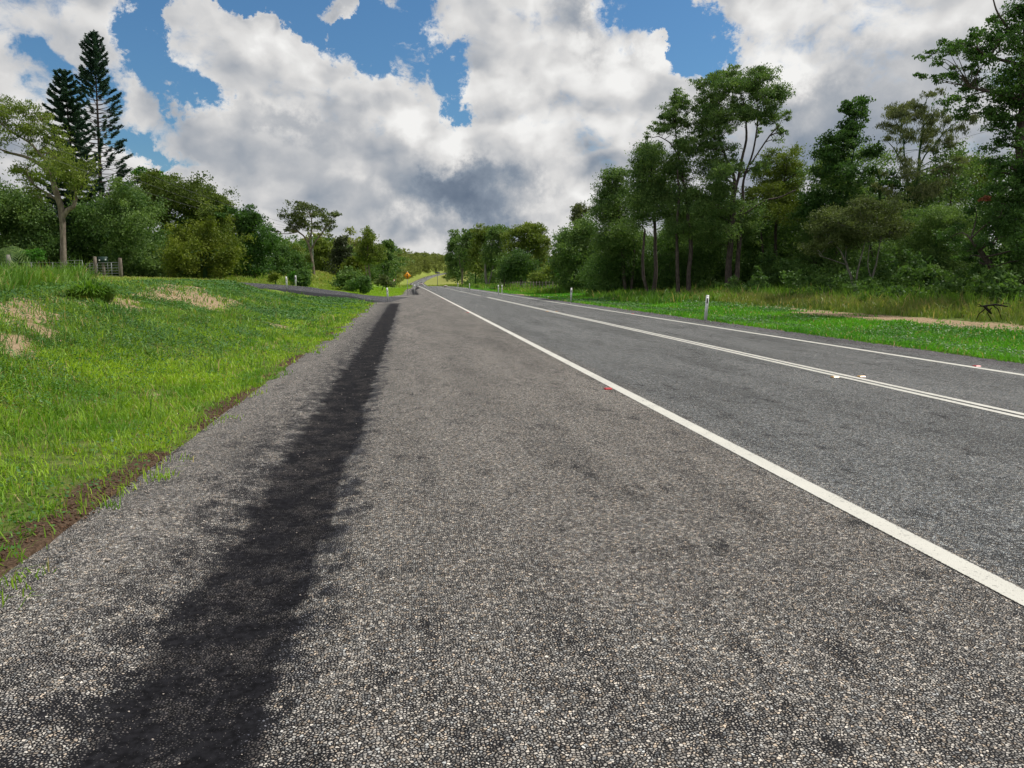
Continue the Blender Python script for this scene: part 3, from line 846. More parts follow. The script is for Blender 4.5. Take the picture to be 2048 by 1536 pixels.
for nm, lab, cat, D, base, bl, lm in L:
    tree(nm, lab, cat, D, base, [], bl, lm, 'mid', GL, dens=1.75, asp=.5, hang=.1, spread=1.1, rs=1.6, fat=.98, ragged=.6, mdiv=110)
tree('gum_tree', 'lone umbrella shaped gum tree with bare forked trunk beside the power pole', 'tree', 122, (629, 547),
     [[(629, 551, 5), (626, 528, 4), (620, 500, 4), (615, 484, 4), (608, 472, 2.8), (597, 464, 3), (585, 458, 2)],
      [(616, 486, 4), (622, 470, 3), (625, 450, 2.5), (622, 430, 2)], [(621, 502, 3.5), (632, 480, 3), (643, 468, 2.5), (650, 455, 2), (662, 445, 1.5)], [(597, 464, 1.6), (575, 468, 1.4), (556, 466, 1)]],
     [(595, 410, 15, 10), (615, 412, 16, 9), (575, 432, 16, 10), (600, 432, 18, 12), (625, 430, 18, 11), (640, 422, 12, 7), (583, 450, 14, 9), (605, 452, 20, 9), (632, 448, 14, 8), (655, 436, 12, 9), (668, 430, 11, 7), (656, 450, 12, 8), (580, 462, 9, 6), (554, 461, 7, 5), (680, 431, 5, 3), (643, 460, 6, 4)],
     'grey', 'pale', None, hang=.4, dens=1.35, twigs=3, spread=.7, fat=.98, ragged=.4)
tree('gum_tree', 'slim gum tree with pale trunk rising above the leafy bushes', 'tree', 118, (741, 577),
     [[(741, 578, 4), (739, 545, 3.5), (735, 520, 3), (736, 480, 2), (737, 462, 1.5)], [(736, 575, 3), (733, 545, 2.5), (728, 520, 2)]],
     [(736, 462, 8, 9), (732, 476, 11, 10), (744, 484, 14, 10), (728, 496, 14, 10), (745, 502, 18, 12), (722, 512, 12, 10), (750, 518, 16, 10), (733, 520, 14, 9), (758, 508, 10, 8)], 'olive', 'pale', GF, dens=1.5, hang=.35)
tree('gum_tree', 'dark topped gum tree just behind the slim pale trunked gum', 'tree', 140, (772, 572), [], [(772, 486, 6, 6), (768, 496, 8, 9), (780, 500, 9, 9), (784, 490, 5, 7), (776, 514, 12, 10), (768, 530, 14, 12), (784, 525, 10, 10), (774, 548, 16, 12)], 'mid', 'mid', GF, dens=1.6)
tree('she_oak', 'dark brownish she oak between the lone gum and the slim gum', 'tree', 145, (684, 560), [], [(676, 482, 7, 8), (690, 480, 5, 7), (680, 495, 12, 10), (694, 502, 8, 10), (674, 512, 12, 12), (688, 520, 14, 14), (678, 538, 18, 12)], 'she', 'dark', GF, dens=1.8)
for k, (lab, D, base, bl, lm) in enumerate([
  ('grey green tree filling the gap left of the power pole', 165, (580, 560), [(566, 492, 14, 9), (584, 496, 14, 9), (598, 506, 14, 10), (575, 512, 20, 12), (600, 525, 16, 14)], 'olive'),
  ('pale green rounded tree right of the power pole behind the field', 165, (645, 558), [(635, 492, 12, 10), (648, 486, 12, 8), (662, 496, 12, 10), (645, 504, 20, 12), (630, 515, 16, 12), (660, 518, 14, 14), (645, 535, 26, 12)], 'olive'),
  ('bright green sapling tree between the she oak and the slim gum', 125, (708, 570), [(705, 520, 12, 8), (714, 530, 14, 10), (700, 538, 16, 12), (716, 548, 14, 12)], 'lime')]):
    tree('broadleaf_tree', lab, 'tree', D, base, [], bl, lm, 'mid', GF, dens=1.7, asp=.5)
GB = 'bushes on the grass between side road and highway'
for (lab, D, base, bl, lm) in [
  ('large leafy bush growing at the edge of the mown verge', 90, (705, 580), [(690, 552, 16, 12), (705, 556, 18, 14), (690, 568, 20, 12), (712, 566, 16, 14)], 'mid'),
  ('dark round bush at the right end of the leafy bushes', 82, (726, 583), [(718, 562, 15, 12), (728, 570, 13, 12), (716, 575, 14, 9), (734, 578, 8, 6)], 'deep'),
  ('dark compact bush beside the two white posts of the side road', 78, (606, 572), [(604, 548, 12, 10), (608, 558, 14, 12), (600, 565, 12, 8)], 'deep'),
  ('light green shrub left of the dark compact bush', 82, (590, 572), [(588, 552, 9, 9), (594, 562, 10, 9)], 'bright'),
  ('low yellow green shrub by the start of the side road bend', 72, (550, 566), [(550, 548, 7, 8), (546, 556, 8, 8)], 'lime'),
  ('brownish scrubby bush below the slim gum trees', 105, (762, 575), [(758, 560, 12, 9), (770, 563, 10, 8), (778, 566, 7, 6)], 'grey')]:
    tree('shrub', lab, 'shrub', D, base, [], bl, lm, 'mid', GB, dens=2.2, asp=.5, hang=0, spread=.5, twigs=2, rs=.5)

# ---- right side, far to near
RT = [
 ('gum_tree', 'outermost far gum tree at the crest of the road with small dark crown', 225, (916, 566), [[(916, 566, 2.4), (913, 530, 2), (912, 490, 1.2)]], [(911, 468, 10, 7), (908, 482, 11, 8), (904, 498, 9, 8), (914, 500, 10, 9), (899, 516, 6, 8), (908, 520, 12, 12), (918, 530, 12, 14), (907, 545, 12, 14)], 'mid', 'mid', GF, dict(fat=1.35, fill=.8)),
 ('gum_tree', 'far gum tree with pale twin trunk second along the far row', 205, (924, 566), [[(924, 566, 4), (925, 545, 3), (928, 520, 2)], [(925, 550, 3), (920, 530, 2), (918, 515, 1.5)]], [(938, 466, 12, 9), (930, 478, 12, 9), (944, 484, 13, 11), (930, 498, 14, 12), (942, 508, 14, 14), (936, 530, 12, 12)], 'mid', 'pale', GF, dict(fat=1.35, fill=.8)),
 ('gum_tree', 'airy pale topped gum tree in the middle of the far row', 185, (950, 568), [[(950, 568, 2.5), (952, 530, 2), (958, 480, 1.2)]], [(966, 460, 13, 8), (960, 472, 13, 9), (972, 480, 13, 12), (955, 496, 14, 12), (968, 505, 14, 14), (950, 525, 14, 16), (965, 535, 10, 14)], 'olive', 'mid', GF, dict(fat=1.35, fill=.8)),
 ('gum_tree', 'leafy gum tree with thick pale leaning trunk in the far row', 160, (974, 568), [[(974, 569, 6), (971, 545, 5), (972, 520, 4), (980, 495, 3)], [(976, 566, 3), (985, 540, 2.5), (990, 515, 2)]], [(998, 463, 15, 9), (985, 472, 14, 10), (1008, 476, 14, 12), (990, 490, 18, 13), (978, 505, 14, 14), (1000, 512, 18, 14), (985, 530, 14, 10)], 'mid', 'stem', GF, dict(fat=1.35, fill=.8)),
 ('gum_tree', 'broad bright green gum tree at the near end of the far row', 142, (1052, 572), [[(1052, 572, 3), (1050, 540, 3), (1055, 500, 2)], [(1046, 572, 2.5), (1040, 540, 2.2), (1030, 510, 2)]], [(1040, 462, 14, 10), (1062, 455, 16, 10), (1076, 462, 12, 12), (1030, 475, 16, 12), (1055, 478, 18, 14), (1080, 482, 16, 16), (1026, 495, 16, 13), (1050, 500, 16, 10), (1082, 505, 12, 16), (1090, 495, 9, 14), (1075, 525, 10, 10)], 'olive', 'mid', GF, dict(dens=1.7, fat=1.3)),
 ('broadleaf_tree', 'low dark tree standing in front of the far row of gums', 112, (1040, 574), [[(1040, 575, 3), (1042, 560, 3)], [(1008, 576, 3), (1009, 562, 2)]], [(1040, 516, 18, 14), (1025, 528, 20, 14), (1050, 530, 22, 16), (1030, 545, 24, 16), (1055, 548, 16, 10), (1012, 550, 10, 12)], 'deep', 'dark', GF, dict(dens=1.8, fat=1.25)),
 ('shrub', 'rounded olive bush beside the far wire fence', 100, (1088, 576), [], [(1085, 545, 16, 10), (1070, 552, 14, 9), (1098, 550, 14, 12), (1085, 560, 22, 12), (1108, 540, 12, 14), (1118, 535, 9, 9)], 'olive', 'mid', GF, dict(dens=1.8, rs=.6)),
 ('shrub', 'vivid green leafy sapling in front of the tall dark bush edge', 84, (1126, 580), [], [(1122, 545, 10, 9), (1132, 552, 9, 9), (1124, 560, 12, 10), (1137, 545, 5, 5)], 'bright', 'mid', GF, dict(dens=1.6, rs=.6)),
 ('gum_tree', 'pale wispy gum top standing over the far end of the bush', 92, (1160, 585), [[(1160, 590, 4), (1160, 500, 3), (1160, 420, 1.5)]], [(1158, 415, 10, 9), (1170, 420, 10, 12), (1152, 430, 10, 12), (1165, 440, 14, 14)], 'pale', 'mid', GR, dict(fat=1.24, hang=.8, dens=1.2)),
 ('broadleaf_tree', 'dense round green tree at the far end of the roadside bush', 80, (1150, 590), [], [(1140, 470, 14, 12), (1130, 488, 18, 14), (1155, 470, 24, 20), (1170, 450, 20, 16), (1145, 505, 30, 24), (1175, 490, 30, 30), (1150, 540, 34, 28), (1180, 530, 30, 30), (1120, 520, 14, 18), (1160, 570, 34, 16)], 'mid', 'mid', GR, dict(fat=1.24, dens=1.9, asp=.5, rs=1.4)),
 ('gum_tree', 'sloping crowned gum tree below the wall of taller gums', 64, (1252, 596), [[(1252, 600, 8), (1246, 520, 7), (1240, 450, 5), (1232, 390, 3)], [(1262, 598, 7), (1268, 510, 6), (1266, 440, 4)]], [(1228, 344, 16, 13), (1240, 358, 18, 14), (1214, 368, 18, 14), (1226, 384, 24, 16), (1206, 400, 16, 14), (1250, 392, 22, 18), (1230, 415, 28, 20), (1210, 435, 24, 20), (1255, 430, 26, 20), (1235, 465, 36, 24), (1215, 490, 26, 24), (1260, 490, 30, 26)], 'mid', 'dark', GR, dict(fat=1.24)),
 ('gum_tree', 'two stemmed gum with dark crown left of the slender tall gum', 57, (1300, 598), [[(1304, 602, 10), (1312, 540, 8), (1309, 470, 7), (1306, 410, 5), (1300, 350, 3)], [(1300, 602, 8), (1288, 560, 7), (1286, 520, 6), (1292, 460, 4)]], [(1290, 300, 20, 13), (1312, 300, 18, 12), (1298, 318, 26, 16), (1276, 330, 18, 14), (1325, 325, 18, 16), (1285, 350, 26, 18), (1320, 355, 26, 20), (1300, 380, 34, 20), (1275, 400, 24, 20), (1335, 390, 22, 20), (1305, 420, 32, 18), (1280, 440, 20, 18)], 'mid', 'dark', GR, dict(fat=1.24)),
 ('gum_tree', 'slender open crowned gum between the two stemmed gum and the tallest gum', 55, (1372, 600), [[(1374, 606, 11), (1378, 540, 9), (1382, 490, 9), (1374, 430, 7), (1372, 380, 6), (1358, 320, 4), (1352, 260, 3), (1350, 200, 1.5)], [(1356, 605, 9), (1354, 540, 8), (1352, 470, 6), (1355, 400, 5), (1352, 340, 3)], [(1356, 310, 3), (1340, 285, 2.4), (1318, 272, 1.6), (1302, 276, 1.2)]],
     [(1350, 190, 11, 8), (1358, 202, 14, 8), (1345, 218, 16, 9), (1370, 222, 12, 10), (1332, 232, 12, 8), (1352, 240, 18, 9), (1320, 250, 14, 9), (1378, 248, 12, 9), (1305, 270, 10, 5), (1340, 262, 16, 8), (1372, 278, 16, 12), (1350, 292, 14, 9), (1385, 300, 14, 14), (1362, 318, 20, 14), (1345, 340, 18, 14), (1380, 345, 18, 16), (1360, 375, 20, 16), (1342, 410, 18, 18), (1385, 400, 16, 18), (1362, 440, 20, 16), (1340, 460, 18, 16), (1388, 462, 18, 18)], 'mid', 'dark', GR, dict(fat=1.28, hang=.4, dens=1.4, ragged=.4, fill=.8)),
 ('gum_tree', 'tallest gum with several dark stems and a pale upper trunk', 54, (1458, 604), [[(1452, 610, 13), (1456, 540, 11), (1458, 480, 11), (1462, 410, 9), (1468, 360, 7), (1450, 320, 5), (1432, 270, 3), (1430, 220, 2)], [(1470, 606, 12), (1474, 540, 10), (1480, 470, 9), (1486, 420, 8), (1492, 360, 5), (1510, 300, 4), (1522, 250, 3), (1520, 200, 2)], [(1464, 604, 8), (1462, 520, 7), (1466, 440, 6), (1470, 380, 6), (1482, 330, 6), (1492, 280, 5), (1494, 220, 3), (1478, 180, 2)], [(1486, 430, 4), (1530, 400, 4), (1560, 395, 3), (1590, 380, 2)], [(1500, 330, 3), (1540, 270, 3), (1560, 250, 1.5)]],
     [(1418, 158, 15, 9), (1440, 150, 16, 9), (1458, 162, 16, 10), (1426, 178, 20, 11), (1452, 184, 20, 11), (1408, 200, 14, 10), (1500, 144, 14, 9), (1518, 146, 14, 10), (1530, 165, 14, 12), (1508, 168, 20, 12), (1488, 176, 14, 10), (1545, 190, 12, 12), (1522, 192, 22, 12), (1496, 204, 18, 10), (1432, 212, 24, 12), (1466, 214, 16, 9, .8), (1540, 214, 16, 13), (1514, 222, 20, 10), (1420, 236, 24, 12), (1448, 244, 24, 12), (1482, 240, 14, 8, .7), (1528, 244, 16, 10), (1562, 240, 10, 9), (1568, 256, 8, 6, .7), (1402, 250, 14, 9), (1412, 268, 18, 10, .7), (1440, 272, 16, 9, .7), (1416, 296, 18, 12), (1440, 310, 18, 12), (1420, 330, 20, 14), (1408, 358, 16, 14), (1395, 392, 20, 16), (1438, 405, 22, 16), (1482, 372, 14, 12, .8), (1508, 425, 22, 16), (1402, 432, 24, 18), (1456, 446, 22, 16, .8), (1500, 468, 24, 18), (1425, 478, 24, 18), (1530, 330, 12, 10, .7), (1455, 330, 14, 10, .8), (1442, 350, 18, 14), (1560, 276, 9, 6, .5), (1500, 340, 12, 9, .7), (1430, 385, 20, 16)], 'mid', 'dark', GR, dict(fat=1.34, hang=.35, dens=1.55, ragged=.4, twigs=5, fill=.85)),
 ('gum_tree', 'olive gum with rounded crown tucked right of the tallest gum', 58, (1545, 604), [[(1545, 610, 8), (1550, 520, 7), (1552, 450, 6), (1560, 400, 4), (1572, 350, 3)], [(1522, 606, 6), (1528, 520, 5), (1520, 450, 4), (1510, 400, 3)]], [(1552, 304, 16, 10), (1570, 310, 20, 12), (1590, 326, 18, 14), (1548, 330, 24, 14), (1530, 350, 22, 14), (1572, 346, 26, 16), (1598, 352, 14, 14), (1555, 374, 30, 16), (1588, 384, 22, 16), (1525, 385, 24, 18), (1502, 395, 18, 16), (1560, 405, 30, 16), (1540, 435, 28, 18), (1590, 420, 18, 16)], 'olive', 'dark', GR, dict(fat=1.24, dens=1.4)),
 ('broadleaf_tree', 'dark understorey tree between the trunks of the tallest gums', 62, (1420, 602), [], [(1400, 430, 30, 26), (1440, 420, 26, 22), (1405, 470, 36, 30), (1450, 460, 28, 26), (1420, 520, 42, 36), (1390, 545, 30, 34), (1335, 500, 30, 34), (1340, 550, 34, 34), (1440, 560, 30, 30)], 'deep', 'dark', GR, dict(fat=1.24, dens=1.7, rs=1.2)),
 ('broadleaf_tree', 'dark understorey tree right of the tallest gum trunks', 61, (1540, 602), [], [(1510, 430, 26, 26), (1550, 440, 30, 26), (1500, 480, 32, 30), (1540, 490, 36, 30), (1585, 470, 26, 28), (1520, 545, 40, 36), (1575, 540, 36, 38), (1610, 500, 22, 34), (1620, 440, 18, 24, .7)], 'deep', 'dark', GR, dict(fat=1.24, dens=1.6, rs=1.2)),
 ('broadleaf_tree', 'dark understorey tree behind the two stemmed gum', 66, (1270, 600), [], [(1230, 520, 34, 28), (1270, 520, 36, 34), (1240, 560, 38, 26), (1290, 560, 30, 28), (1200, 545, 24, 30), (1210, 578, 30, 14)], 'deep', 'dark', GR, dict(fat=1.24, dens=1.8, rs=1.2)),
 ('broadleaf_tree', 'glossy large leaved tree left of the weeping gum', 51, (1690, 606), [[(1692, 612, 9), (1690, 520, 8), (1688, 430, 7), (1694, 360, 5), (1705, 300, 3)], [(1758, 600, 7), (1759, 480, 6), (1759, 420, 6), (1762, 370, 4), (1750, 330, 3)]],
     [(1694, 210, 12, 9), (1716, 204, 14, 9), (1730, 218, 14, 12), (1704, 224, 18, 12), (1726, 240, 20, 12), (1698, 248, 18, 12), (1672, 272, 16, 10), (1692, 274, 20, 12), (1720, 270, 22, 14), (1650, 284, 16, 12), (1660, 302, 22, 14), (1695, 302, 26, 14), (1728, 300, 20, 14), (1642, 318, 16, 14), (1676, 330, 24, 14), (1712, 328, 20, 12), (1650, 350, 22, 16), (1690, 358, 18, 12, .7), (1660, 385, 34, 18), (1638, 405, 22, 18), (1690, 400, 30, 18), (1736, 348, 14, 12), (1745, 372, 16, 12), (1780, 372, 14, 12), (1648, 430, 28, 22), (1700, 345, 10, 10)], 'gloss', 'mid', GR, dict(fat=1.24, dens=1.45, asp=.62, lk=1.15, hang=.15)),
 ('gum_tree', 'weeping gum with drooping tassels and a long side limb', 49, (1830, 606), [[(1832, 612, 9), (1832, 500, 8), (1828, 420, 7), (1832, 360, 6), (1838, 300, 4), (1846, 240, 3), (1850, 200, 1.5)], [(1818, 604, 7), (1818, 460, 6), (1816, 380, 5), (1806, 320, 3), (1800, 260, 2)], [(1834, 345, 3.5), (1850, 310, 3), (1870, 290, 2.6), (1885, 268, 1.8)], [(1806, 330, 2.5), (1790, 300, 2), (1776, 285, 1.5)]],
     [(1850, 188, 14, 6, .8), (1846, 196, 8, 8, .7), (1800, 214, 12, 8), (1818, 212, 12, 7), (1838, 220, 16, 9), (1790, 228, 16, 10), (1822, 234, 20, 10), (1850, 232, 10, 12), (1776, 240, 14, 10), (1806, 250, 20, 10), (1838, 256, 16, 12), (1850, 270, 12, 14), (1780, 262, 14, 10), (1812, 274, 16, 9, .8), (1790, 285, 12, 8, .7), (1898, 234, 12, 8), (1906, 248, 12, 12), (1892, 258, 13, 12), (1885, 278, 13, 12), (1896, 292, 10, 9), (1918, 268, 6, 10, .6), (1880, 300, 9, 8, .6), (1846, 296, 9, 10, .7), (1890, 330, 16, 10), (1870, 345, 20, 12), (1800, 330, 16, 12, .8), (1790, 352, 18, 14), (1860, 372, 24, 14), (1820, 385, 24, 14), (1780, 395, 22, 14)], 'pale', 'mid', GR, dict(fat=1.24, hang=1.3, dens=1.25, asp=.26, lk=1.3)),
 ('broadleaf_tree', 'yellowish green tree top beside the large tree on the frame edge', 58, (1960, 606), [], [(1960, 322, 22, 10), (1985, 330, 18, 12), (1940, 336, 18, 10), (1965, 345, 26, 12), (1930, 352, 12, 10), (1955, 370, 30, 16), (1985, 385, 26, 20), (1930, 385, 20, 18)], 'lime', 'mid', GR, dict(fat=1.24, dens=1.4, rs=1.2)),
 ('broadleaf_tree', 'dark tree behind the rounded grey olive tree', 54, (1760, 606), [], [(1770, 410, 34, 22), (1800, 430, 34, 28), (1640, 460, 26, 30), (1625, 520, 26, 40), (1700, 540, 50, 40), (1780, 530, 40, 44), (1660, 560, 40, 34), (1760, 400, 26, 16)], 'deep', 'dark', GR, dict(fat=1.24, dens=1.5, rs=1.2)),
 ('broadleaf_tree', 'rounded grey olive tree with many thin bare stems at its base', 40, (1715, 608), [[(1712, 612, 6), (1704, 560, 5), (1694, 530, 4), (1680, 500, 3), (1660, 482, 2)], [(1712, 612, 5), (1712, 555, 4), (1722, 510, 3), (1728, 480, 2)], [(1738, 610, 6), (1742, 560, 4.5), (1752, 520, 3), (1758, 480, 2)], [(1704, 560, 3), (1690, 525, 2.4), (1692, 490, 1.6)], [(1742, 560, 3), (1734, 530, 2.4), (1738, 490, 1.6)], [(1694, 530, 2.4), (1665, 520, 2), (1640, 512, 1.4)]],
     [(1700, 412, 26, 12), (1730, 412, 28, 12), (1760, 418, 26, 14), (1672, 430, 26, 16), (1650, 446, 20, 16), (1705, 436, 34, 16), (1745, 440, 34, 18), (1785, 440, 24, 18), (1640, 470, 20, 16), (1670, 466, 26, 16), (1705, 466, 30, 14), (1745, 470, 30, 14), (1780, 468, 22, 14), (1655, 492, 24, 12, .7), (1640, 505, 14, 8, .5), (1700, 488, 26, 10, .6)], 'grey', 'stem', GR, dict(fat=1.24, dens=1.5, twigs=7, asp=.5)),
 ('broadleaf_tree', 'spreading green tree with thin leaves right of the grey olive tree', 41, (1870, 612), [], [(1850, 430, 26, 14), (1880, 424, 28, 14), (1910, 430, 28, 16), (1840, 450, 30, 18), (1880, 452, 34, 18), (1925, 455, 28, 22), (1830, 480, 30, 18), (1870, 485, 36, 20), (1910, 490, 34, 24), (1825, 515, 28, 20), (1860, 520, 36, 22), (1900, 530, 34, 26), (1840, 550, 32, 22), (1880, 562, 34, 22), (1815, 560, 20, 24, .7), (1935, 555, 26, 28)], 'mid', 'mid', GR, dict(fat=1.24, dens=1.35, asp=.45, rs=1.3)),
 ('broadleaf_tree', 'huge dark tree at the frame edge with a thick leaning limb', 29, (2052, 612), [[(2075, 640, 50), (2062, 560, 40), (2050, 470, 34), (2044, 360, 26), (2046, 240, 18), (2046, 120, 12), (2050, 20, 8)], [(2050, 600, 26), (2020, 572, 22), (1996, 552, 15), (1975, 520, 11), (1958, 495, 8), (1945, 478, 5)], [(2010, 565, 9), (1985, 535, 6), (1960, 525, 4)], [(2040, 200, 9), (2000, 186, 6), (1960, 183, 4), (1936, 176, 3)], [(2040, 130, 9), (2000, 120, 6), (1968, 110, 5), (1950, 100, 3)], [(2040, 90, 7), (2005, 40, 4), (1990, 10, 3), (1984, -20, 2)]],
     [(1860, 108, 14, 6, .7), (1846, 124, 7, 12, .6), (1880, 112, 14, 9), (1898, 82, 14, 10), (1912, 98, 16, 12), (1934, 84, 14, 9), (1950, 66, 14, 8, .8), (1892, 134, 14, 9), (1905, 150, 13, 9, .8), (1932, 136, 16, 9, .7), (1955, 130, 16, 9), (1925, 118, 14, 8, .8), (1978, 150, 22, 14), (1990, 110, 26, 18), (2000, 78, 28, 18), (2030, 60, 30, 30), (2020, 20, 20, 16, .8), (2050, 10, 24, 24), (2030, 130, 34, 26), (1985, 178, 24, 16), (2020, 190, 36, 20), (1975, 215, 24, 14), (2045, 225, 26, 16), (2000, 242, 26, 12), (2010, 268, 22, 10), (1998, 292, 22, 12), (2032, 300, 26, 14), (1996, 322, 24, 12), (2030, 340, 32, 16), (1975, 345, 16, 10, .6), (2010, 372, 34, 18), (1985, 400, 32, 20), (2030, 410, 34, 24), (1965, 430, 30, 20), (2010, 450, 40, 26), (1960, 465, 30, 18), (1990, 490, 34, 20), (2035, 500, 30, 30), (1950, 495, 18, 14, .7), (1965, 560, 24, 16, .6), (2000, 520, 22, 14, .5), (2060, 330, 30, 60), (2065, 440, 30, 50), (2060, 160, 30, 40)], 'gloss', 'dark', None, dict(dens=1.5, asp=.5, lk=1.15, hang=.25, extra=[('dead_leaf_spray', 'brown', [(1946, 403, 11, 8), (1954, 398, 7, 5)])])),
]
for nm, lab, D, base, tr_, bl, lm, bk, gp, kw in RT:
    cat = 'shrub' if nm == 'shrub' else 'tree'
    tree(nm, lab, cat, D, base, tr_, bl, lm, bk, gp, **kw)

# ---- masses nobody could count: bush behind the nearer trees, far hillside wood, undergrowth
def mass(name, label, cat, items, lm, bk, L, asp=.5, hang=.1, dens=1.2):
    """items: list of (x, y, height, width, trunk height share)"""
    P, T, TV, TQ = [], [], [], []
    mb = MB()
    for (x, y, h, w, sh) in items:
        z = float(H(x, y, False))
        nb = 7 if h > 4 else 4
        lean = rng.normal()*.05*h
        for q in range(nb):
            f = sh + (1-sh)*(q+.5)/nb
            r = w*.5*(.55+.45*math.sin(f*2.6))*rng.uniform(.6, 1)
            c = np.array([x+rng.normal()*w*.24+lean*f, y+rng.normal()*w*.24, z+h*f*rng.uniform(.88, 1.02)])
            rr = np.array([r*.8, r*.8, h*(1-sh)/nb*.95])
            p, t, _ = crown_pts([(c, rr, 1)], dens, .5*L*L*asp)
            P.append(p); T.append(t)
        if sh > .1: mb.tube([(x, y, z-.1), (x+lean*.4, y, z+h*.45), (x+lean*.9, y, z+h*.92)], [h*.011, h*.008, h*.002], 5, cap=False)
    P = np.concatenate(P); T = np.concatenate(T)
    V = leaf_quads(P, L, L*asp, hang); n = len(P)
    Q = np.arange(4*n).reshape(n, 4)
    o = mesh_np(name, V, Q, None, dict(tint=np.repeat(T, 4)), LM[lm])
    tag(o, label, cat, kind='stuff')
    if mb.V:
        tag(mb.build(name+'_stems', BK[bk], None, smooth=True), label + ' stems', cat, kind='stuff')
U = rng.uniform
mass('woodland', 'mixed green bush filling in behind the roadside trees', 'woodland',
     [(U(31, 62), y, U(8, 12.5), U(4, 6), .14) for y in np.arange(34, 150, 1.9)], 'mid', 'dark', .22)
mass('woodland', 'darker green bush deep behind the right roadside trees', 'woodland',
     [(U(44, 110), y, U(8, 12), U(5, 7), .1) for y in np.arange(40, 330, 3.2)], 'deep', 'dark', .5)
mass('woodland', 'dark tree mass behind the gates and the mango tree', 'woodland',
     [(-x, U(92, 125), U(5.5, 9), U(5, 7), .06) for x in np.arange(26, 85, 1.7)], 'deep', 'dark', .38)
mass('woodland', 'green tree mass beyond the long grass field', 'woodland',
     [(-x, U(175, 215), U(7, 10), U(6, 8), .08) for x in np.arange(4, 62, 1.6)], 'mid', 'dark', .6)
hill = []
for _ in range(900):
    y = U(215, 900) if rng.random() < .8 else U(900, 1250)
    s = -U(7, 26 + (y-200)*.13) if y < 860 else U(-190, 260)
    w = U(6, 10)
    hill.append((s+float(cx(min(y, 860))), y, U(9, 14)*np.interp(y, [215, 420, 900], [.9, 1.05, 1.15]), w, .12))
for _ in range(330):
    y = U(600, 870); hill.append((-U(6.5, 34)+float(cx(y)), y, U(8, 13), U(6, 9), .12))
for _ in range(420):
    y = U(880, 1150); hill.append((U(-20, 170), y, U(8, 13), U(6, 9), .12))
mass('woodland', 'pale green gum wood covering the hillside beyond the road bend', 'woodland', hill, 'hill', 'pale', 1.0, dens=1.1)
mass('woodland', 'gum wood on the slope right of the far road', 'woodland',
     [(30+U(0, 90)+float(cx(y)), y, U(9, 14), U(6, 9), .12) for y in U(560, 1000, 190)], 'hill', 'pale', 1.0)
und = []
for y in np.arange(26, 135, .8):
    und.append((U(22.5, 30), y, U(.9, 2.2), U(1.2, 2.2), 0))
    und.append((U(27, 36), y, U(1.5, 3.6), U(2, 3.2), 0))
mass('undergrowth', 'low dark leafy undergrowth below the roadside trees', 'undergrowth', und, 'deep', 'dark', .20)
mass('undergrowth', 'mid green bushes filling the foot of the far row of gums', 'undergrowth',
     [(U(19, 34), y, U(2.0, 5.5), U(3, 5), 0) for y in np.arange(140, 260, 1.6)], 'mid', 'dark', .40)
mass('undergrowth', 'low leafy undergrowth below the trees behind the fence', 'undergrowth',
     [(-x, U(80, 88), U(1.2, 3), U(2, 3.5), 0) for x in np.arange(22, 66, 1.0)], 'mid', 'dark', .26)
# ------------------------------------------------------------------ grass
def grass_mat(name, a, b, tip=None, trans=.35):
    m, g = new_mat(name)
    c = g.mix(g.math('MINIMUM', attr(g, 'tint'), 1.0), a, b)
    c = g.mix(g.mapr(attr(g, 'tint'), 1.2, 1.4), c, (.42, .34, .15))
    if tip: c = g.mix(g.mapr(attr(g, 'up'), .45, 1.0), c, tip)
    t = g.vmath('MULTIPLY', c, (1.25, 1.3, .6))
    finish(g, c, .5, .3, trans=trans, transcol=t)
    return m
GM_L = grass_mat('young_verge_grass', (.085, .23, .022), (.36, .53, .036))
GM_B = grass_mat('bank_grass', (.055, .15, .030), (.26, .41, .060))
GM_R = grass_mat('right_verge_grass', (.045, .20, .014), (.17, .46, .026))
GM_T = grass_mat('tall_green_grass', (.06, .16, .02), (.21, .36, .045))
GM_D = grass_mat('tall_seeding_grass', (.085, .15, .030), (.22, .30, .055), (.27, .24, .10))
GM_F = grass_mat('field_grass', (.14, .25, .035), (.30, .40, .06), (.36, .36, .10))
GM_W = grass_mat('creeping_weed_leaves', (.030, .095, .024), (.11, .25, .050), None, .25)

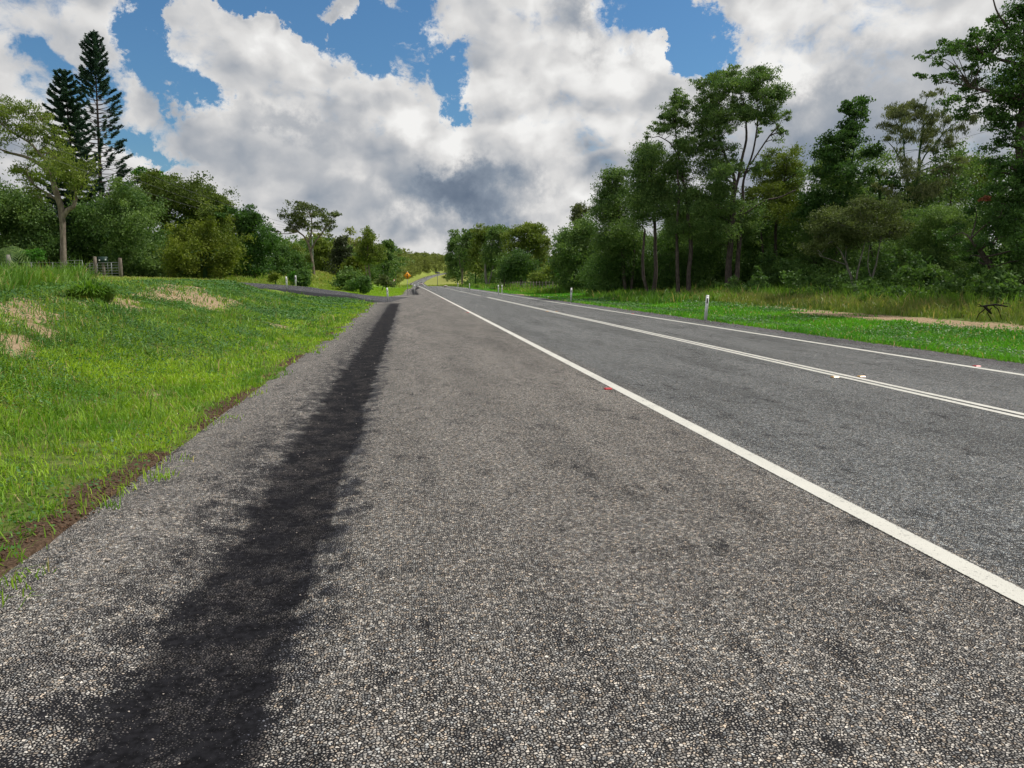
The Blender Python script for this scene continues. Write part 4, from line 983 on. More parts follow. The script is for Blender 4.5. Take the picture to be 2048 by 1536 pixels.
def blades(x, y, h, w, lean=.45, tuft=6, spread=.05, clumpt=None, jit=.35):
    """tufts of bent blades: arrays per tuft"""
    n = len(x)
    X = np.repeat(x, tuft); Y = np.repeat(y, tuft); Hh = np.repeat(h, tuft)*rng.uniform(1-jit*1.5, 1+jit*.6, n*tuft); Wd = np.repeat(w, tuft)
    sp = np.repeat(spread if not np.isscalar(spread) else np.full(n, spread), tuft)
    X = X + rng.normal(size=n*tuft)*sp; Y = Y + rng.normal(size=n*tuft)*sp
    Z = H(X, Y) - .01
    th = rng.uniform(0, 2*math.pi, n*tuft); ln = np.abs(rng.normal(size=n*tuft))*lean + .08
    dx, dy = np.cos(th), np.sin(th)
    ph = rng.uniform(0, 2*math.pi, n*tuft); wx, wy = np.cos(ph)*Wd*.5, np.sin(ph)*Wd*.5
    b = np.stack([X, Y, Z], -1)
    wv = np.stack([wx, wy, wx*0], -1)
    mid = b + np.stack([dx*ln*Hh*.35, dy*ln*Hh*.35, Hh*.58], -1)
    tip = b + np.stack([dx*ln*Hh, dy*ln*Hh, Hh*(1.0-.35*np.clip(ln, 0, 1.2))], -1)
    V = np.stack([b-wv, b+wv, mid+wv*.8, mid-wv*.8, tip], 1).reshape(-1, 3)
    k = np.arange(len(X))*5
    Q = np.stack([k, k+1, k+2, k+3], -1); T = np.stack([k+3, k+2, k+4], -1)
    ct = np.repeat(clumpt if clumpt is not None else rng.uniform(0, 1, n), tuft)
    tint = np.clip(ct*.7 + rng.uniform(0, .35, len(X)), 0, 1)
    tint = np.where(rng.uniform(size=len(tint)) < .06, 1.5, tint)
    return V, Q, T, np.repeat(tint, 5), np.tile([0, 0, .55, .55, 1], len(X))
def grass(name, label, parts, mat):
    V, Q, T, A, U_ = [], [], [], [], []; off = 0
    for p in parts:
        v, q, t, a, u_ = p
        V.append(v); Q.append(q+off); T.append(t+off); A.append(a); U_.append(u_); off += len(v)
    o = mesh_np(name, np.concatenate(V), np.concatenate(Q), np.concatenate(T), dict(tint=np.concatenate(A), up=np.concatenate(U_)), mat)
    return tag(o, label, 'grass', kind='stuff')
def scatter(s0, s1, y0, y1, dens):
    n = int(dens*(s1-s0)*(y1-y0))
    s = rng.uniform(s0, s1, n); y = rng.uniform(y0, y1, n)
    return s+cx(y), y
def off_road(x, y, m=.04, gap=0):
    s = x-cx(y); dd, dz, hw = drv_dist(x, y)
    return ((s < edge_l(y)-m) | (s > EDGE_R+m)) & (dd > hw+.1+gap*1.5*rng.uniform(size=len(x)))
def in_view(x, y, m=.12):
    az = np.arctan2(x, y) - YAW
    return (np.abs(az) < math.atan(1024/FPX)+m) & (y > -1.5)

bands = [(1.5, 6, 260), (6, 12, 150), (12, 22, 70), (22, 36, 34), (36, 56, 17)]
A_, B_, W_ = [], [], []
for (y0, y1, dn) in bands:
    x, y = scatter(-16 if y1 > 20 else -10.5, -1.75, y0, y1, dn*1.5)
    ok = off_road(x, y, -.26*sst(fbm(y*1.7, x*0, 39, 3), .45, .65), 1) & in_view(x, y)
    dm = dirt_mask(x, y); es = edge_soil(x, y)
    pn = fbm(x*.7, y*.5, 61, 3); s = -x; d = edge_l(y)-x
    toe = 1-sst(d, 1.6, 3.2)                       # flat strip next to the seal
    keep = rng.uniform(size=len(x)) > np.maximum(dm*.97, es*.80)
    keep &= rng.uniform(size=len(x)) < .55 + .45*sst(pn, .35, .6)
    ok &= keep
    x, y, toe, pn, d = x[ok], y[ok], toe[ok], pn[ok], d[ok]
    D = np.hypot(x, y)
    w = np.maximum(.0078, D*.00105)
    lush = sst(fbm(x*.5+3, y*.3, 71, 2), .45, .62)*(1-toe)
    h = (.095 + .08*lush + .06*pn)*np.where(d < .6, .75, 1)*(.75+.5*rng.uniform(size=len(x)))
    m = rng.uniform(size=len(x)) < toe*.95 + .12
    p1 = fbm(x*1.4, y*.9, 81, 3)
    for sel, out in ((m, A_), (~m, B_)):
        out.append(blades(x[sel], y[sel], h[sel], w[sel], .75, 6, .028+D[sel]*.0022, clumpt=np.clip((p1[sel]-.32)*2.6+rng.normal(size=int(sel.sum()))*.22, 0, 1)))
x, y = scatter(-10, -2.2, 1.5, 30, 3.2)
ok = in_view(x, y) & (rng.uniform(size=len(x)) < sst(fbm(x*.6, y*.4, 191, 3), .42, .62)) & (rng.uniform(size=len(x)) > dirt_mask(x, y)*1.2); x, y = x[ok], y[ok]; D = np.hypot(x, y)
B_.append(blades(x, y, .26*(.6+.7*rng.uniform(size=len(x))), np.maximum(.013, D*.0013), .8, 12, .05+.002*D, clumpt=rng.uniform(.2, 1, len(x))))
grass('verge_grass', 'bright young grass on the flat strip beside the sealed shoulder', A_, GM_L)
grass('bank_grass', 'mid green grass growing over the earth bank', B_, GM_B)

def weeds(x, y, L, h):
    """little near-level leaves of creeping weeds, a few per plant"""
    k = 7; n = len(x)
    X = np.repeat(x, k)+rng.normal(size=n*k)*np.repeat(L, k)*1.7; Y = np.repeat(y, k)+rng.normal(size=n*k)*np.repeat(L, k)*1.7
    Z = H(X, Y) + np.repeat(h, k)*rng.uniform(.25, 1, n*k)
    C = np.stack([X, Y, Z], -1); Ln = np.repeat(L, k)
    nrm = unit(np.stack([rng.normal(size=n*k)*.45, rng.normal(size=n*k)*.45, np.ones(n*k)], -1))
    a = unit(np.cross(nrm, rng.normal(size=(n*k, 3)))); w = np.cross(nrm, a)
    kk = rng.uniform(.6, 1.2, (n*k, 1))*Ln[:, None]*.5
    V = np.stack([C-a*kk, C+w*kk*.6, C+a*kk, C-w*kk*.6], 1).reshape(-1, 3)
    ct = np.repeat(np.clip((fbm(x*1.2, y*1.2, 91, 3)-.25)*1.6, 0, 1), k)
    return V, np.repeat(np.clip(ct*.6+rng.uniform(0, .45, n*k), 0, 1), 4)
Vs, Ts = [], []
for (y0, y1, dn) in [(2, 8, 130), (8, 16, 85), (16, 30, 44), (30, 52, 20)]:
    x, y = scatter(-12, -2.0, y0, y1, dn*1.7)
    d = edge_l(y)-x
    q = fbm(x*.8+7, y*.45, 101, 3)
    ok = off_road(x, y, .0, 1) & in_view(x, y) & (rng.uniform(size=len(x)) < sst(q, .36, .52)*(.14+.86*sst(d, 1.0, 2.2))) & (rng.uniform(size=len(x)) > dirt_mask(x, y)*.95)
    x, y = x[ok], y[ok]; D = np.hypot(x, y)
    v, t = weeds(x, y, np.maximum(.034, D*.0032), .09+.09*fbm(x*2, y*2, 5, 2)); Vs.append(v); Ts.append(t)
for (y0, y1, dn) in [(8, 26, 16), (26, 60, 9)]:      # other verge
    x, y = scatter(11.0, 19, y0, y1, dn*1.6)
    q = fbm(x*.5+3, y*.25, 111, 3)
    ok = off_road(x, y, .0) & in_view(x, y) & (rng.uniform(size=len(x)) < sst(q, .45, .6)*.9+.1*(x < 12)) & (rng.uniform(size=len(x)) > dirt_mask(x, y))
    x, y = x[ok], y[ok]; D = np.hypot(x, y)
    v, t = weeds(x, y, np.maximum(.05, D*.0028), np.full(len(x), .17)); Vs.append(v); Ts.append(t)
V = np.concatenate(Vs); n = len(V)//4
tag(mesh_np('creeping_weeds', V, np.arange(4*n).reshape(n, 4), None, dict(tint=np.concatenate(Ts)), GM_W), 'dark green creeping broad leaved weeds matted over bank and verge', 'weeds', kind='stuff')

# other verge, cut short
R_ = []
for (y0, y1, dn) in [(6, 16, 60), (16, 30, 42), (30, 60, 20), (60, 130, 6)]:
    x, y = scatter(10.9, 18.8, y0, y1, dn*1.4)
    ok = off_road(x, y, .0) & in_view(x, y) & (rng.uniform(size=len(x)) > dirt_mask(x, y)*1.2) & (rng.uniform(size=len(x)) > sst(x, 17.9, 18.7)*.5)
    x, y = x[ok], y[ok]; D = np.hypot(x, y)
    R_.append(blades(x, y, .13*(.7+.6*rng.uniform(size=len(x))), np.maximum(.008, D*.0011), .7, 6, .03+D*.003, clumpt=np.clip((fbm(x*.8, y*.4, 121, 3)-.25)*1.8, 0, 1)))
grass('verge_grass', 'vivid green mown grass between the far shoulder and the dirt track', R_, GM_R)
# tall grass in front of the bush
T_ = []
x, y = scatter(12.2, 26, 44, 180, 3.0)
lim = 12.3 + 3*fbm(y*.13, y*0, 7, 2) + 2.2*sst(y, 44, 47)*0 + 4.5*np.exp(-((y-72)/7.0)**2) - 1.2*sst(y, 120, 150)
ok = (x > lim) & in_view(x, y); x, y = x[ok], y[ok]; D = np.hypot(x, y)
T_.append(blades(x, y, .62*(.7+.6*rng.uniform(size=len(x)))*(.75+.5*fbm(x*.4, y*.2, 3, 2)), D*.0013, .42, 7, .18, clumpt=np.clip((fbm(x*.4, y*.2, 131, 3)-.25)*1.8, 0, 1)))
x, y = scatter(22, 28, 20, 60, 7.0)
ok = in_view(x, y); x, y = x[ok], y[ok]; D = np.hypot(x, y)
T_.append(blades(x, y, .85*(.7+.6*rng.uniform(size=len(x))), D*.0012, .35, 7, .12, clumpt=np.clip((fbm(x*.5, y*.3, 133, 3)-.25)*1.8, 0, 1)))
grass('tall_grass', 'tall rank green grass in front of the roadside bush', T_, GM_T)
x, y = scatter(18.7, 23.4, 17, 62, 13.0)
ok = in_view(x, y) & (rng.uniform(size=len(x)) > dirt_mask(x, y)*1.1); x, y = x[ok], y[ok]; D = np.hypot(x, y)
T_ = [blades(x, y, (.30+.28*sst(x, 18.7, 21.5))*(.6+.7*rng.uniform(size=len(x))), D*.0010, .40, 8, .12, clumpt=np.clip((fbm(x*.5, y*.25, 141, 3)-.25)*1.8, 0, 1))]
grass('seeding_grass', 'fine brownish seeding grass beyond the dirt track', T_, GM_D)
# plateau grass on the left, and the long grass by the fence
T_ = []
x, y = scatter(-60, -6.5, 12, 80, 9.0)
ok = off_road(x, y, .2) & in_view(x, y, .03) & (rng.uniform(size=len(x)) > dirt_mask(x, y)) & (edge_l(y)-x > np.interp(y, [0, 12, 25, 45, 60], [4.6, 4.8, 6.4, 7.4, 8])+.5)
x, y = x[ok], y[ok]; D = np.hypot(x, y)
T_.append(blades(x, y, (.13+.07*sst(D, 20, 50))*(.6+.8*rng.uniform(size=len(x))), D*.00105, .6, 6, .10, clumpt=np.clip((fbm(x*.3, y*.2, 151, 3)-.2)*1.6, 0, 1)))
grass('plateau_grass', 'short green grass on top of the bank towards the fence', T_, GM_F)
T_ = []
x, y = scatter(-18, -6.0, 12.0, 27, 28.0)
w_ = fbm(x*.5, y*.5, 161, 2)
ok = in_view(x, y) & (-x > 6.3 + (y-12)*.24 + .8*w_) & (rng.uniform(size=len(x)) > dirt_mask(x, y)); x, y = x[ok], y[ok]; D = np.hypot(x, y)
T_.append(blades(x, y, (.42+.38*fbm(x*.6, y*.6, 171, 2))*(.7+.6*rng.uniform(size=len(x))), D*.0010, .75, 9, .07, clumpt=np.clip((fbm(x*.7, y*.5, 173, 3)-.25)*1.8, 0, 1)))
x, y = scatter(-48, -24, 48, 66, 5.0)
ok = in_view(x, y, .03) & (fbm(x*.2, y*.2, 5, 2) > .3); x, y = x[ok], y[ok]
T_.append(blades(x, y, .55*(.6+.7*rng.uniform(size=len(x))), np.full(len(x), .055), .5, 6, .2))
grass('tall_grass', 'long arching bright green grass at the top of the bank', T_, GM_T)
# verge and field beyond the side road
T_ = []
x, y = scatter(-60, -7, 66, 175, 3.2)
ok = off_road(x, y, .3) & in_view(x, y, .02); x, y = x[ok], y[ok]; D = np.hypot(x, y)
far = sst(-x, 7, 13)*sst(y, 72, 90)
T_.append(blades(x, y, (.12+.45*far)*(.6+.7*rng.uniform(size=len(x))), D*.0014, .4, 6, .25, clumpt=np.clip((fbm(x*.2, y*.1, 181, 3)-.2)*1.6, 0, 1)))
grass('field_grass', 'pale yellow green long grass in the field around the power pole', T_, GM_F)
T_ = []
x, y = scatter(-9, 1.5, 62, 140, 5)
ok = off_road(x, y, .1) & in_view(x, y, .02); x, y = x[ok], y[ok]; D = np.hypot(x, y)
T_.append(blades(x, y, .10*(.6+.7*rng.uniform(size=len(x))), D*.0014, .4, 6, .2, clumpt=np.full(len(x), .8)))
grass('verge_grass', 'short bright verge grass past the side road', T_, GM_L)
T_ = []
x, y = scatter(11, 60, 180, 420, .5)
x2, y2 = scatter(-40, 1.5, 150, 420, .5)
x = np.concatenate([x, x2]); y = np.concatenate([y, y2]); ok = off_road(x, y, .3); x, y = x[ok], y[ok]; D = np.hypot(x, y)
T_.append(blades(x, y, .5*(.6+.7*rng.uniform(size=len(x))), D*.0012, .4, 5, .5))
grass('field_grass', 'yellowish rough grass along the far dip of the road', T_, GM_F)

# one big tussock in front of the gates
def tussock(px, py, D, h, r, label, n=620):
    b = at_depth(px, py, D); b[2] = float(H(b[0], b[1]))
    th = rng.uniform(0, 2*math.pi, n); q = rng.uniform(0, 1, n)**.5
    base = np.stack([np.cos(th)*q*r*.75, np.sin(th)*q*r*.75, np.full(n, -.03)], -1)
    out = np.stack([np.cos(th), np.sin(th), th*0], -1)*(q*r)[:, None]
    hh = h*rng.uniform(.6, 1.1, n)[:, None]*np.array([0, 0, 1.0])
    hh = hh*(1.1-.5*q[:, None]); mid = base + out*.22 + hh*.75; tip = base + out*rng.uniform(.5, 1.1, (n, 1)) + hh*rng.uniform(.45, 1.05, (n, 1))
    wv = unit(np.cross(out+1e-4, np.array([0, 0, 1.0])))*.015
    V = np.stack([base-wv, base+wv, mid+wv, mid-wv, tip], 1).reshape(-1, 3)
    k = np.arange(n)*5
    o = mesh_np('grass_tussock', V, np.stack([k, k+1, k+2, k+3], -1), np.stack([k+3, k+2, k+4], -1), dict(tint=np.repeat(rng.uniform(0, .7, n), 5), up=np.tile([0, 0, .5, .5, 1], n)), GM_T, loc=b)
    tag(o, label, 'grass tussock')
tussock(184, 590, 17, .62, .50, 'single dark green grass tussock on the bank in front of the gates')
tussock(318, 566, 34, .35, .7, 'low grass tussock behind the bare dirt on the bank', 400)

# crumbs of soil and loose stones along the seal edge
def pebbles(name, label, cat, P, size, mat):
    V, T = [], []
    base = np.array([(1, 0, 0), (-1, 0, 0), (0, 1, 0), (0, -1, 0), (0, 0, 1), (0, 0, -1)], float)
    F = np.array([(0, 2, 4), (2, 1, 4), (1, 3, 4), (3, 0, 4), (2, 0, 5), (1, 2, 5), (3, 1, 5), (0, 3, 5)])
    n = len(P); sz = size*rng.uniform(.5, 1.4, (n, 1, 1))*rng.uniform(.6, 1.2, (n, 6, 1))*np.array([1, .8, .55])
    rot = rng.uniform(0, 6.28, n); c, s_ = np.cos(rot), np.sin(rot)
    v = base[None]*sz
    x = v[..., 0]*c[:, None]-v[..., 1]*s_[:, None]; y = v[..., 0]*s_[:, None]+v[..., 1]*c[:, None]
    v = np.stack([x, y, v[..., 2]], -1) + P[:, None]
    T = (F[None] + np.arange(n)[:, None, None]*6).reshape(-1, 3)
    o = mesh_np(name, v.reshape(-1, 3), None, T, dict(tint=np.repeat(rng.uniform(0, 1, n), 6)), mat)
    tag(o, label, cat, kind='stuff')
mclod, g = new_mat('dark_soil_crumbs'); finish(g, g.mix(attr(g, 'tint'), (.05, .028, .018), (.20, .12, .075)), .95, .1)
mpeb, g = new_mat('loose_pale_chips'); finish(g, g.mix(attr(g, 'tint'), (.22, .19, .17), (.52, .46, .40)), .8, .3)
n = 5200; y = 1.5 + 28*rng.uniform(size=n)**1.6; x = -2.1 + .04 - np.abs(rng.normal(size=n))*.22 + (fbm(y*1.4, y*0, 77, 2)-.5)*.30
ok = rng.uniform(size=n) < edge_soil(np.full(n, -2.12), y)+.15; x = x[ok]; y = y[ok]; z = np.where(x > -2.1, road_z(x, y), H(x, y)) + .004
pebbles('soil_crumbs', 'dark soil crumbs and dead bits along the edge of the seal', 'soil', np.stack([x, y, z], -1), .011, mclod)
n = 170; y = 2 + 16*rng.uniform(size=n)**1.5; x = -.80 + rng.normal(size=n)*.30
pebbles('loose_chips', 'loose pale stone chips lying in the black gutter strip', 'stones', np.stack([x, y, road_z(x, y)+.003], -1), .0065, mpeb)
n = 90; y = 2.5 + 12*rng.uniform(size=n); x = -1.75 + rng.normal(size=n)*.25
pebbles('loose_chips', 'loose tan stones on the shoulder by the soil edge', 'stones', np.stack([x, y, np.where(x > -2.05, road_z(x, y), H(x, y))+.006], -1), .014, mpeb)

# ------------------------------------------------------------------ posts, signs, poles
M_WHITE = plain('white_post_plastic', (.78, .79, .80), .5, .4, dirt=.22, scale=9)
M_BLACKR = plain('dark_reflector', (.05, .045, .05), .25, .6)
M_REDR = plain('red_reflector', (.55, .02, .02), .25, .6)
M_GALV = plain('galvanised_steel', (.46, .48, .49), .45, .5, .6)
M_WOODP = bark_mat('grey_weathered_timber', (.13, .105, .085), (.30, .26, .22))
M_POLE = bark_mat('green_grey_pole_timber', (.13, .16, .13), (.22, .25, .20))
M_YEL = plain('yellow_sign_face', (.86, .36, .012), .4, .4, dirt=.06)
M_BLK = plain('black_sign_ink', (.012, .012, .012), .5, .3)
M_WIRE = plain('dark_wire', (.10, .10, .10), .5, .4)
M_WIREL = plain('pale_wire', (.22, .23, .235), .4, .5)
M_RED = plain('red_marker_plastic', (.50, .022, .030), .35, .5, dirt=.1)
M_AMB = plain('amber_marker_plastic', (.72, .30, .045), .35, .5, dirt=.1)
M_CRM = plain('cream_marker_body', (.66, .42, .17), .5, .4)
def ground_pt(px, py, on_seal=False, dz=0):
    p = on_ground(px, py)
    if on_seal: p[2] = float(road_z(p[0], p[1]))
    p[2] += dz
    return p
def rotz(a): return np.array([[math.cos(a), -math.sin(a), 0], [math.sin(a), math.cos(a), 0], [0, 0, 1]])
GP = 'white guide posts along the road edges'
def guide_post(px, py, label, lean=(0, 0), D=None, refl=M_BLACKR, hgt=.93, on_drive=False):
    if D:
        p = at_depth(px, py, D); p[2] = float(H(p[0], p[1]))
        if on_drive: p[2] = float(drv_dist(p[0], p[1])[1]) + .03
    else: p = ground_pt(px, py)
    r = empty('guide_post', p); tag(r, label, 'guide post', GP)
    h = hgt
    b = MB(); w, t = .105, .034
    prof = [(-w/2, 0), (w/2, 0), (w/2, h-.012), (w/2-.012, h), (-w/2+.012, h), (-w/2, h-.012)]
    b.prism(prof, -t/2, t/2)
    b.box((-w/2+.007, .028, h*.5-.02), (.014, .022, h-.06)); b.box((w/2-.007, .028, h*.5-.02), (.014, .022, h-.06))
    b.build('post_blade', M_WHITE, r)
    MB().box((0, -t/2-.003, h-.21), (.050, .008, .19)).build('reflector', refl, r)
    MB().box((0, -t/2-.002, h-.045), (.085, .005, .012)).build('date_strip', M_GALV, r)
    r.rotation_euler = (lean[1], lean[0], math.radians(-8))
guide_post(1411, 641, 'nearest white guide post on the grass verge beyond the far lane', (.05, 0))
guide_post(1142, 604, 'white guide post second along the far verge by the tall green grass', (.02, 0))
guide_post(1004, 588, 'white guide post beside a twin one where the far dirt patch ends')
guide_post(997, 587, 'white guide post just behind its twin near the far dirt patch', (-.02, 0), D=75)
guide_post(939, 580, 'white guide post before the last along the far verge', D=104)
guide_post(916, 577, 'last white guide post near the crest on the far verge', D=122)
guide_post(776, 603, 'white guide post at the corner of the black gutter and side road', (-.05, 0))
guide_post(829, 585, 'white guide post in the black edge just past the side road mouth', (.02, 0), D=80)
guide_post(574, 578, 'tall looking white guide post on the near edge of the side road', (-.03, 0), D=55.0, on_drive=True)
guide_post(592, 577, 'greyish white guide post on the far edge of the side road', D=61.5, hgt=.85, on_drive=True)

def warning_sign():
    D = 72; p = at_depth(815, 589.5, D); p[2] = float(road_z(p[0], p[1])) if p[0] > edge_l(p[1]) else float(H(p[0], p[1]))
    r = empty('warning_sign', p); tag(r, 'yellow diamond side road warning sign with black arrow on a steel post', 'road sign')
    MB().tube([(0, 0, -.1), (0, 0, 2.25)], .026, 8).build('pole', M_GALV, r, True)
    zc = 1.84; a = .37
    pan = MB(); pan.prism([(0, zc-a), (a, zc), (0, zc+a), (-a, zc)], -.035, -.029); pn = pan.build('panel', M_YEL, r)
    bd = MB()
    for k in range(4):
        c0 = [(0, -1), (1, 0), (0, 1), (-1, 0)][k]; c1 = [(1, 0), (0, 1), (-1, 0), (0, -1)][k]
        o, i_ = a*.93, a*.88
        bd.prism([(c0[0]*o, zc+c0[1]*o), (c1[0]*o, zc+c1[1]*o), (c1[0]*i_, zc+c1[1]*i_), (c0[0]*i_, zc+c0[1]*i_)], -.040, -.036)
    bd.build('border', M_BLK, pn)
    s = MB()
    s.prism([(-.030, zc-.21), (.034, zc-.21), (.034, zc+.09), (-.030, zc+.09)], -.041, -.036)
    s.prism([(-.075, zc+.09), (.079, zc+.09), (.002, zc+.24)], -.041, -.036)
    s.prism([(-.17, zc-.055), (-.030, zc-.055), (-.030, zc-.015), (-.17, zc-.015)], -.041, -.036)
    s.build('arrow_symbol', M_BLK, pn)
    r.rotation_euler = (0, .01, 0)
warning_sign()

def street_lamp():
    D = 190; p = at_depth(792, 568, D); p[2] = float(H(p[0], p[1])); m = px_m(D)
    r = empty('street_lamp', p); tag(r, 'tall grey street lamp with a long curved arm at the far junction', 'street lamp')
    top = at_depth(791, 521, D)-p
    MB().tube([(0, 0, -.2), top*.5, top], [.12, .09, .06], 8).build('pole', M_GALV, r, True)
    e = at_depth(806, 516, D-2)-p
    MB().tube([top, top+np.array([.12, 0, .3]), top*.5+e*.5+np.array([0, 0, .22]), e], .045, 6).build('arm', M_GALV, r, True)
    MB().box(e+np.array([.3, 0, 0]), (.75, .3, .14)).build('lamp_head', M_GALV, r)
street_lamp()
def small_sign():
    D = 182; p = at_depth(788, 569, D); p[2] = float(H(p[0], p[1]))
    r = empty('road_sign', p); tag(r, 'small round red sign on a short post beside the street lamp', 'road sign')
    MB().tube([(0, 0, -.1), (0, 0, 1.55)], .05, 6).build('pole', M_GALV, r)
    q = MB(); n = 16
    q.prism([(math.cos(2*math.pi*k/n)*.33, 1.45+math.sin(2*math.pi*k/n)*.33) for k in range(n)], -.10, -.07); f = q.build('panel', M_RED, r)
    q = MB(); q.prism([(math.cos(2*math.pi*k/n)*.19, 1.45+math.sin(2*math.pi*k/n)*.19) for k in range(n)], -.115, -.105); q.build('centre_disc', M_WHITE, f)
small_sign()
def far_board():
    D = 330; p = at_depth(875, 565, D); p[2] = float(H(p[0], p[1]))
    m = px_m(D)
    r = empty('road_sign', p); tag(r, 'dark board on a single post on the grass right of the far road', 'road sign')
    t = at_depth(875, 547, D)-p
    MB().tube([(0, 0, -.1), t], .12, 6).build('pole', M_POLE, r)
    MB().box(t+np.array([0, -.1, .35]), (9*m, .06, 3.2*m)).build('panel', plain('sign_back_grey', (.10, .11, .12), .5), r)
far_board()
def boulder(px, py, D, w, h, label):
    p = at_depth(px, py, D); p[2] = float(H(p[0], p[1]))
    V, T = [], []; n1, n2 = 9, 6
    mb = MB(); 
    for i_ in range(n2+1):
        f = math.pi*i_/n2
        for j in range(n1):
            a = 2*math.pi*j/n1; k = 1+rng.normal()*.08
            mb.V.append(np.array([math.cos(a)*math.sin(f)*w*k, math.sin(a)*math.sin(f)*w*.7*k, h*.45+math.cos(f)*h*.6*k]))
    for i_ in range(n2):
        for j in range(n1): mb.Q.append((i_*n1+j, (i_+1)*n1+j, (i_+1)*n1+(j+1) % n1, i_*n1+(j+1) % n1))
    o = mb.build('boulder', plain('pale_rock', (.48, .43, .38), .9, .2, dirt=.4, scale=2), None, True, p); tag(o, label, 'rock')
boulder(891, 572, 150, .42, .36, 'pale rock lying in rough grass beside the crest of the road')

def power_pole(px, py, top_y, D, label, topx=None, arm=(9, 3), stay=False):
    p = at_depth(px, py, D); p[2] = float(H(p[0], p[1]))-.1; m = px_m(D)
    r = empty('power_pole', p); tag(r, label, 'power pole')
    t = at_depth(topx or px, top_y, D)-p
    MB().tube([(0, 0, 0), t*.5, t], [.16, .14, .11], 9).build('pole', M_POLE, r, True)
    a0 = t*(1-arm[1]/abs(py-top_y))
    ca = MB().box(a0+np.array([arm[0]*m*.15, -.15, 0]), (arm[0]*m*2, .11, .12)).build('crossarm', M_WOODP, r)
    ends = []
    for k in (-.85, -.3, .3, .85):
        q = a0+np.array([arm[0]*m*(k+.15), -.15, .06])
        MB().tube([q, q+np.array([0, 0, .16])], [.05, .035], 7).build('insulator', M_GALV, ca)
        ends.append(p+q+np.array([0, 0, .16]))
    MB().box(t*.84+np.array([.05, -.2, 0]), (.28, .28, .55)).build('fuse_box', M_GALV, r)
    return ends
e1 = power_pole(627, 548, 458, 128, 'green grey wooden power pole standing in the long grass field', 623, (11, 4))
def wire(a, b, sag, label, rad=.010, mat=None):
    pts = [a*(1-t)+b*t-np.array([0, 0, sag*4*t*(1-t)]) for t in np.linspace(0, 1, 26)]
    mb = MB().tube([q-pts[0] for q in pts], rad, 4)
    o = mb.build('power_line', mat or M_WIRE, None, False, pts[0]); tag(o, label, 'power line', 'power lines above the roadside')
b1 = at_depth(-60, 255, 46); b2 = at_depth(-60, 195, 46); b3 = at_depth(-60, 225, 46)
wire(e1[0], b1, 1.2, 'lowest of the thin lines crossing the left tree crowns', .012)
wire(e1[1], b3, 1.1, 'middle one of the thin lines crossing the left tree crowns', .012)
wire(e1[3], b2, 1.0, 'topmost of the thin lines crossing the left tree crowns', .012)
e2 = power_pole(1098, 560, 470, 175, 'power pole whose top shows between the far gums and the bush', 1095, (5, 6))
wire(e2[1], at_depth(2110, 225, 34), .9, 'upper thin line meeting the big tree at the frame edge', .008)
wire(e2[3], at_depth(2110, 285, 34), .9, 'lower thin line meeting the big tree at the frame edge', .008)
def grey_post():
    D = 150; p = at_depth(767, 566, D); p[2] = float(H(p[0], p[1]))
    t = at_depth(766, 530, D)-p
    o = MB().tube([(0, 0, -.1), t], [.09, .07], 8).build('metal_pole', M_GALV, None, True, p); tag(o, 'plain thin grey pole among the scrub before the street lamp', 'pole')
grey_post()

# raised road markers
def marker(s, y, mat, label, group, body=None):
    p = np.array([s, y, float(zr(y))+.004])
    r = empty('road_marker', p); tag(r, label, 'road marker', group)
    b = MB(); w, d, h = .052, .048, .018
    n = len(b.V)
    for z, k in ((0, 1.0), (h, .62)):
        for sx, sy in ((-1, -1), (1, -1), (1, 1), (-1, 1)): b.V.append(np.array([sx*w*(1 if z == 0 else .92), sy*d*k, z]))
    b.Q += [(0, 3, 2, 1), (4, 5, 6, 7), (0, 1, 5, 4), (1, 2, 6, 5), (2, 3, 7, 6), (3, 0, 4, 7)]
    b.build('marker_body', body or mat, r)
    q = MB(); q.V = [np.array(v) for v in ((-w*.85, -d*1.02, .003), (w*.85, -d*1.02, .003), (w*.8, -d*.66, h*.94), (-w*.8, -d*.66, h*.94))]; q.V = [v+np.array([0, -.002, .001]) for v in q.V]; q.Q = [(0, 1, 2, 3)]
    q.build('reflector', mat, r)
yr0 = s_of  # keep name short
d = ray(1208, 779); yA = d[1]*(-CAM_H/d[2]); d = ray(939, 625.5); yB = d[1]*(-CAM_H/d[2]); step = yB-yA
marker(S_EDGE-.16, yA, M_RED, 'nearest red road marker touching the thick white line', 'red road markers', None)
marker(S_EDGE-.16, yB, M_RED, 'second red road marker along the thick white line', 'red road markers')
marker(S_EDGE-.16, yB+step, M_RED, 'third red road marker far along the thick white line', 'red road markers')
d = ray(1683, 755); yC = d[1]*(-CAM_H/d[2])
marker(S_MID-.22, yC, M_AMB, 'amber road marker on the near side of the double line, closest', 'amber road markers', M_CRM)
marker(S_MID+.22, yC, M_AMB, 'amber road marker on the far side of the double line, closest', 'amber road markers', M_CRM)
marker(S_MID-.22, yC+step, M_AMB, 'distant amber road marker on the near side of the double line', 'amber road markers', M_CRM)
marker(S_MID+.22, yC+step, M_AMB, 'distant amber road marker on the far side of the double line', 'amber road markers', M_CRM)
marker(S_RIGHT+.14, yC+1.0, M_RED, 'red road marker on the thin line of the far shoulder', 'red road markers')
d = ray(1256, 628); marker(S_RIGHT+.13, d[1]*(-CAM_H/d[2]), M_RED, 'red road marker farther along the thin line of the far shoulder', 'red road markers')

